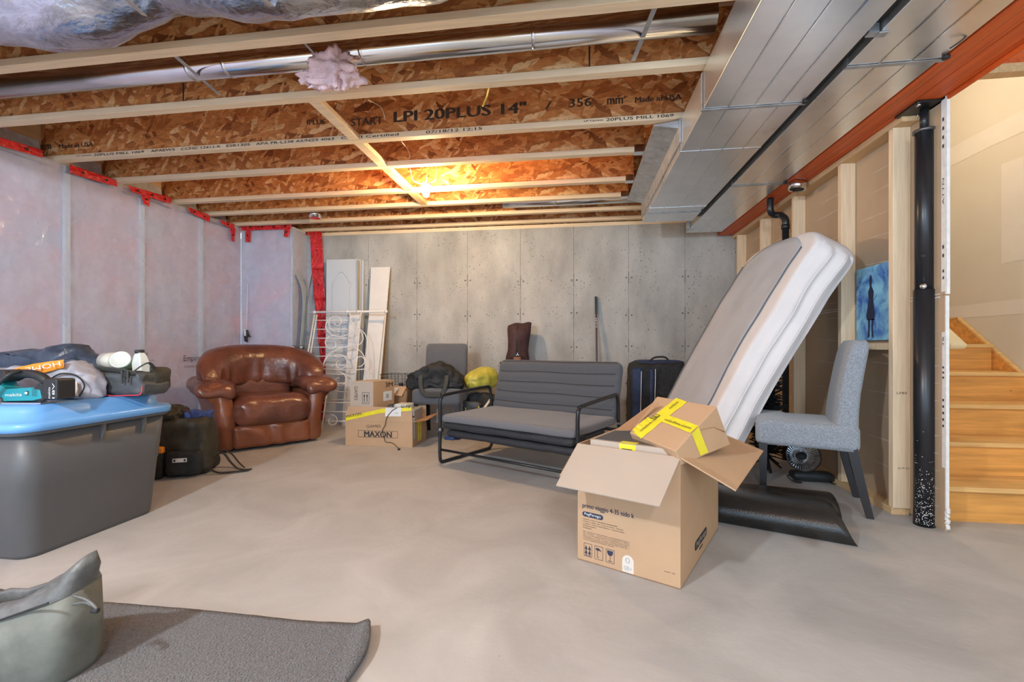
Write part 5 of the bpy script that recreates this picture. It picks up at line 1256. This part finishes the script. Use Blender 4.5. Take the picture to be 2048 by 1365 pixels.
b = MB(); b.tube(catmull([W2(-.08, -.11, .70), W2(-.075, -.16, .80), W2(0, -.17, .825), W2(.07, -.16, .80), W2(.085, -.11, .70)], 6), .012, 8, flat=.4); b.build('grab_handle', 'bag_black', t)
b = MB(); c = W2(0, -.178, .835)
for a in (90, 210, 330): b.bar(c, c+Vector((math.cos(R(a)), 0, math.sin(R(a))))*.018, .010, .003)
b.build('metal_emblem', 'steel_bright', t)
b = MB(); b.soft(W2(-.17, -.06, .73), (.05, .05, .05), .01, 4); b.build('side_clip', 'bag_black', t)
# hockey stick
p0 = py(1192, 594, 5.255); t = thing('hockey_stick', 'black hockey stick leaning on the concrete wall behind the futon', 'hockey stick', (p0.x, 5.0, 0))
b = MB(); q = Vector((p0.x+.01, 5.02, .03)); p = Vector((p0.x, 5.282, p0.z)); b.bar(q, p, .028, .020, up=(1, 0, 0)); o = b.build('shaft', 'stick_dark', t, world=True, bevel=.003)
d = (p-q).normalized(); b = MB(); b.bar(p-d*.20, p+d*.002, .033, .026, up=(1, 0, 0)); b.build('taped_grip', 'tool_black', t, world=True)
b = MB(); nrm = Vector((0, -1, .05)).normalized(); b.text('CCM', p-d*.36+Vector((.009, -.014, 0)), d, Vector((-1, 0, 0)), .11, .018, .001); b.build('shaft_lettering', 'label_white', t, world=True)
b = MB(); b.bar(q+Vector((0, 0, -.005)), q+Vector((-.24, .03, .015)), .012, .055, up=(0, 0, 1)); b.build('blade', 'tool_black', t, world=True)
# hockey bag
t, k = vtY('sports_bag', 'large navy and black sports bag with white piping right of the futon', 'sports bag', 1312, 4.86, 0, R(2))
def hf(p): q = p.copy(); q.x *= 1-.10*max(0, (p.z+.0)/.38)**2; return crumple(.014, 5, 3)(q)
b = MB(); b.soft((0, 0, .385), (.56, .42, .77), .07, 14, fn=hf); b.build('bag_body', 'bag_black', t)
b = MB(); b.soft((.02, .0, .755), (.44, .36, .05), .02, 8, fn=crumple(.01, 8)); b.build('top_panel', 'bag_navy', t)
for x, w2 in ((-.225, .10), (-.085, .055), (.255, .06)):
    b = MB(); b.soft((x, -.19, .37), (w2, .07, .68), .025, 10, fn=crumple(.014, 7, x)); b.build('navy_panel', 'bag_navy', t)
for x in (-.19, -.055, .205):
    b = MB(); b.tube(catmull([(x+(.012 if x > 0 else .01), -.185, .735), (x, -.238, .62), (x-.005, -.24, .40), (x-.01, -.235, .1)], 6), .004, 5); b.build('white_piping', 'label_white', t)
b = MB(); b.tube(catmull([(-.09, -.10, .765), (-.04, -.12, .81), (.06, -.12, .815), (.11, -.10, .77)], 6), .009, 6); b.build('grab_handle', 'bag_black', t)
b = MB(); b.soft((-.13, -.24, .16), (.05, .06, .07), .02, 5); b.build('wheel', 'tool_black', t)
# dark bristly bundle
t = thing('bristle_bundle', 'black bristly bundle standing on a stand behind the right chair', 'bristle bundle', (1.42, 3.62, 0))
rr = random.Random(5); b = MB()
for i in range(800):
    z = rr.uniform(.10, .95); a = rr.uniform(0, 2*math.pi); r_ = .10*(1-.5*z)+.02; p = Vector((rr.uniform(-.03, .03), rr.uniform(-.03, .03), z)); q = p+Vector((math.cos(a)*r_, math.sin(a)*r_, rr.uniform(-.04, .08)))
    b.tube([p, q], .0055, 3, sm=False)
b.build('bristles', 'black_bristle', t, kind='stuff')
b = MB(); b.cyl((0, 0, 0), (0, 0, .95), .012, 8); b.build('pole', 'tool_black', t)
for a in (20, 140, 260): MB().bar((0, 0, .10), (math.cos(R(a))*.12, math.sin(R(a))*.12, .006), .016, .010).build('foot', 'tool_black', t)
# ================================================================= LEFT CORNER: SKIS, DOORS, BOARDS, BED FRAME
for i, (lab, u, lean, m, tipdir) in enumerate((('pale ski, left of the crossed pair in the film corner', 604, -.02, 'ski_pale', -1), ('dark ski, right of the crossed pair in the film corner', 609, .02, 'ski_grey', 1))):
    t, k = vtY('ski', lab, 'ski', u-10, 4.93, 0, R(4), 'pair of skis in the corner')
    pts = [(0, .02, .0), (0, .06, .4), (lean*-.3, .10, .9), (lean*-.9+.0, .145, 1.4), (lean*.2-.01*tipdir*0, .165, 1.60), (tipdir*.028, .155, 1.70), (tipdir*.062, .12, 1.80)]
    b = MB(); pc_ = catmull([(x+(i*.010), y+.03*i, z) for x, y, z in pts], 8); rings = []
    for j, p in enumerate(pc_):
        hw = .034 if j < len(pc_)-3 else .029-.008*(j-len(pc_)+3); th_ = .010 if i else .008
        yaw = R(74 if i == 0 else -64); e1 = Vector((math.cos(yaw), math.sin(yaw), 0)); e2 = Vector((-e1.y, e1.x, 0))
        rings.append([p+e1*hw*a_+e2*th_*c_*.5 for a_, c_ in ((-1, -1), (1, -1), (1, 1), (-1, 1))])
    b.loft(rings, sm=False); b.build('ski_blade', m, t)
    b = MB(); b.soft((tipdir*.02, .02, .87), (.045, .05, .10), .012, 5); b.soft((tipdir*.035, .0, .92), (.05, .03, .035), .01, 4); b.build('binding', 'ski_grey', t)
    b = MB(); b.soft((tipdir*.035, -.025, .915), (.028, .012, .022), .005, 3); b.build('binding_plate', 'ski_white', t)
t = thing('bifold_door', 'white bifold door panels with arched moulding stacked against the concrete', 'door panel', (-3.02, 5.14, 0))
for i in range(3):
    x0 = -.005+.018*i; y0 = .0+.040*i
    b = MB(); T = Matrix.Translation((x0, y0, 0)) @ Matrix.Rotation(R(-1.2), 4, 'X')
    b.box(0, .405, 0, .034, .0, 1.99-.0*i, T=T); o = b.build('door_panel', ['white_door', 'door_edge'], t, bevel=.002)
    if i == 0:
        pa = [(.085, 1.10), (.085, 1.70), (.12, 1.74), (.15, 1.80), (.2, 1.835), (.25, 1.80), (.285, 1.74), (.32, 1.70), (.32, 1.10)]
        b = MB(); pth = [T @ Vector((x, -.002, z)) for x, z in pa]; b.tube([pth[0]]+catmull(pth[1:-1], 5)+[pth[-1]], .008, 6, True); b.build('arch_moulding', 'white_door', t)
        b = MB(); b.prism([T @ Vector((.2+(x-.2)*.80, -.0035, 1.45+(z-1.45)*.92)) for x, z in pa], (0, 1, 0), .0034); b.build('raised_field', 'white_door', t)
b = MB(); b.box(.405, .412, .010, .115, .0, 1.97); b.build('edge_strip', 'door_edge', t)
def lean_board(label, quad_px, ytop, ybot, th_, m, zsplit=None, col='board'):
    (a, b_, c, d) = quad_px     # top-left, top-right, bottom-right, bottom-left
    P3 = [py(*a, ytop), py(*b_, ytop), py(*c, ybot), py(*d, ybot)]
    # run the board on down to the floor along its own edges
    def ext(t_, bt):
        k_ = t_.z/(t_.z-bt.z); return t_+(bt-t_)*k_
    P3[3] = ext(P3[0], P3[3]); P3[2] = ext(P3[1], P3[2])
    for q in P3[2:]: q.z = .001
    t = thing('shelf_board', label, col, (P3[3].x, P3[3].y, 0), 0, 'boards leaning in the left corner'); b = MB(); n = Vector((0, 1, 0))*th_
    b.hexa([P3[3], P3[2], P3[2]+n, P3[3]+n, P3[0], P3[1], P3[1]+n, P3[0]+n]); b.build('plank', m, t, world=True, bevel=.002); return t
lean_board('white painted board leaning right of the bifold doors', [(742, 535), (780, 534), (766, 700), (734, 700)], 5.24, 5.10, .018, 'white_board')
lean_board('brown raw board showing behind the white painted board', [(752, 545), (781, 540), (770, 700), (740, 700)], 5.27, 5.16, .012, 'brown_board')
lean_board('lower white board leaning in front of the tall white one', [(737, 636), (768, 634), (757, 740), (728, 740)], 5.12, 5.03, .016, 'white_board')
lean_board('narrow white board behind the scrolled bed frame', [(700, 622), (720, 622), (712, 760), (690, 760)], 5.10, 4.98, .016, 'white_board')
# metal bed frame
HP = Vector((-2.7, 4.62, 0)); HN = Vector((0, -1.28, .34)).normalized()
t = thing('bed_headboard', 'white metal headboard with scrolls and rungs leaning beside the recliner', 'headboard', HP)
H = lambda u, v: pp(u, v, HP, HN)
b = MB(); b.tube([H(618, 625), H(775, 623)], .013, 10); b.build('top_rail', 'white_metal', t, world=True)
for u in (629, 694, 716, 772):
    b = MB(); c = H(u, 625 if u < 650 else 624); b.tube([c-Vector((.014, 0, 0)), c+Vector((.014, 0, 0))], .018, 10); b.build('rail_knuckle', 'white_metal', t, world=True)
for (a, c) in (((629, 630), (600, 800)), ((634, 630), (606, 800)), ((722, 626), (706, 800))):
    b = MB(); b.tube([H(*a), H(*c)], .008, 8); b.build('upright', 'white_metal', t, world=True)
for i, v in enumerate((641, 659, 677, 695, 713, 731, 749, 767)):
    b = MB(); b.tube([H(627-.17*(v-641)*1.0, v), H(696-.05*(v-641), v)], .006, 6); b.build('rung', 'white_metal', t, world=True)
def scroll(cu, cv, r0, r1, a0, a1, n=30): return [H(cu+(r0+(r1-r0)*i/n)*math.cos(R(a0+(a1-a0)*i/n)), cv-(r0+(r1-r0)*i/n)*math.sin(R(a0+(a1-a0)*i/n))) for i in range(n+1)]
sc_ = [scroll(673, 645, 19, 4, 290, -160), scroll(664, 688, 17, 6, 60, 400), scroll(680, 727, 19, 5, 140, -250), scroll(719, 721, 13, 4, 260, 560), scroll(679, 761, 17, 5, 120, -260), scroll(664, 842, 12, 6, 110, -230)]
sc_.append([H(*p) for p in ((700, 626), (701, 640), (708, 652), (724, 662), (733, 675), (736, 700), (736, 740), (734, 800))])
sc_.append([H(*p) for p in ((656, 640), (651, 655), (660, 668), (680, 674), (700, 668), (716, 662), (724, 668), (726, 680), (718, 690), (700, 692), (680, 698), (662, 708), (650, 722), (645, 742))])
sc_.append([H(*p) for p in ((645, 742), (648, 724), (660, 706), (680, 697), (704, 695), (722, 704), (731, 722), (733, 745), (727, 768), (708, 782), (680, 784), (656, 776), (646, 760), (645, 742))])
sc_.append([H(*p) for p in ((644, 738), (700, 741), (734, 738))])
for s in sc_:
    b = MB(); b.tube(catmull(s, 3) if len(s) < 25 else s, .0058, 6); b.build('scroll', 'white_metal', t, world=True)
b = MB(); b.tube([H(640, 866), H(700, 869)], .016, 10); b.build('bottom_rail', 'rail_wood', t, world=True)
for v in (806, 824, 843): b = MB(); b.tube([H(642, v), H(700, v)], .006, 6); b.build('rung', 'white_metal', t, world=True)
b = MB(); b.tube([H(654, 780), H(643, 866)], .008, 8); b.build('upright', 'white_metal', t, world=True)
b = MB(); b.tube([H(736, 790), H(736, 866)], .008, 8); b.tube([H(645, 800), H(700, 800), H(736, 800)], .006, 6); b.build('upright', 'white_metal', t, world=True)
# glove on a pole by the film corner
g = py(492, 668, 4.93); t = thing('glove', 'black and white glove hanging at the film corner above the recliner', 'glove', g)
b = MB(); b.soft((0, 0, 0), (.055, .03, .09), .015, 6, fn=crumple(.006, 20)); b.build('palm', 'tool_black', t)
b = MB(); b.soft((.0, -.017, .01), (.022, .01, .075), .005, 4, fn=crumple(.004, 30)); b.build('white_trim', 'label_white', t)
for i, x in enumerate((-.018, -.004, .012)): b = MB(); b.tube([(x, 0, -.03), (x+.008, -.004, -.09-.006*i)], [.009, .007], 8); b.build('finger', 'tool_black', t)
b = MB(); b.tube([(.025, 0, .0), (.055, 0, -.04)], [.010, .008], 8); b.build('thumb', 'tool_black', t)
b = MB(); b.tube([(0, .01, .04), (0, .028, .60)], .004, 6); b.build('hanging_cord', 'white_metal', t)
# painting between the studs
t = thing('canvas_picture', 'blue painted canvas with a dark standing figure between the studs', 'painting', (1.786, 3.03, .953))
zb = px(1745, 681, 1.79).z; zt = px(1745, 535, 1.79).z; ya, yb = 2.832, 3.165
b = MB(); b.box(1.775, 1.793, ya, yb, zb, zt+.005); b.build('canvas', 'art_blue', t, world=True)
b = MB(); yc = 3.02; hz = zt-zb; X_ = 1.7744
def yz(l): return [(X_, yc-a*.26, zb+c*hz) for a, c in l]
b.prism(yz([(-.14, .28), (.12, .27), (.14, .36), (.08, .55), (.10, .66), (.02, .74), (-.03, .74), (-.10, .66), (-.08, .54), (-.17, .34)]), (-1, 0, 0), .001)
b.prism(yz([(-.045, .74), (.02, .74), (.04, .82), (.015, .885), (-.03, .885), (-.055, .82)]), (-1, 0, 0), .001)
b.prism(yz([(-.10, .29), (-.03, .29), (-.05, .05), (-.12, .03), (-.10, .16)]), (-1, 0, 0), .001); b.prism(yz([(.02, .29), (.10, .29), (.07, .16), (.10, .03), (.03, .05)]), (-1, 0, 0), .001)
b.prism(yz([(.05, .50), (.22, .62), (.05, .515)]), (-1, 0, 0), .001); b.build('painted_figure', 'ink_blue', t, world=True)
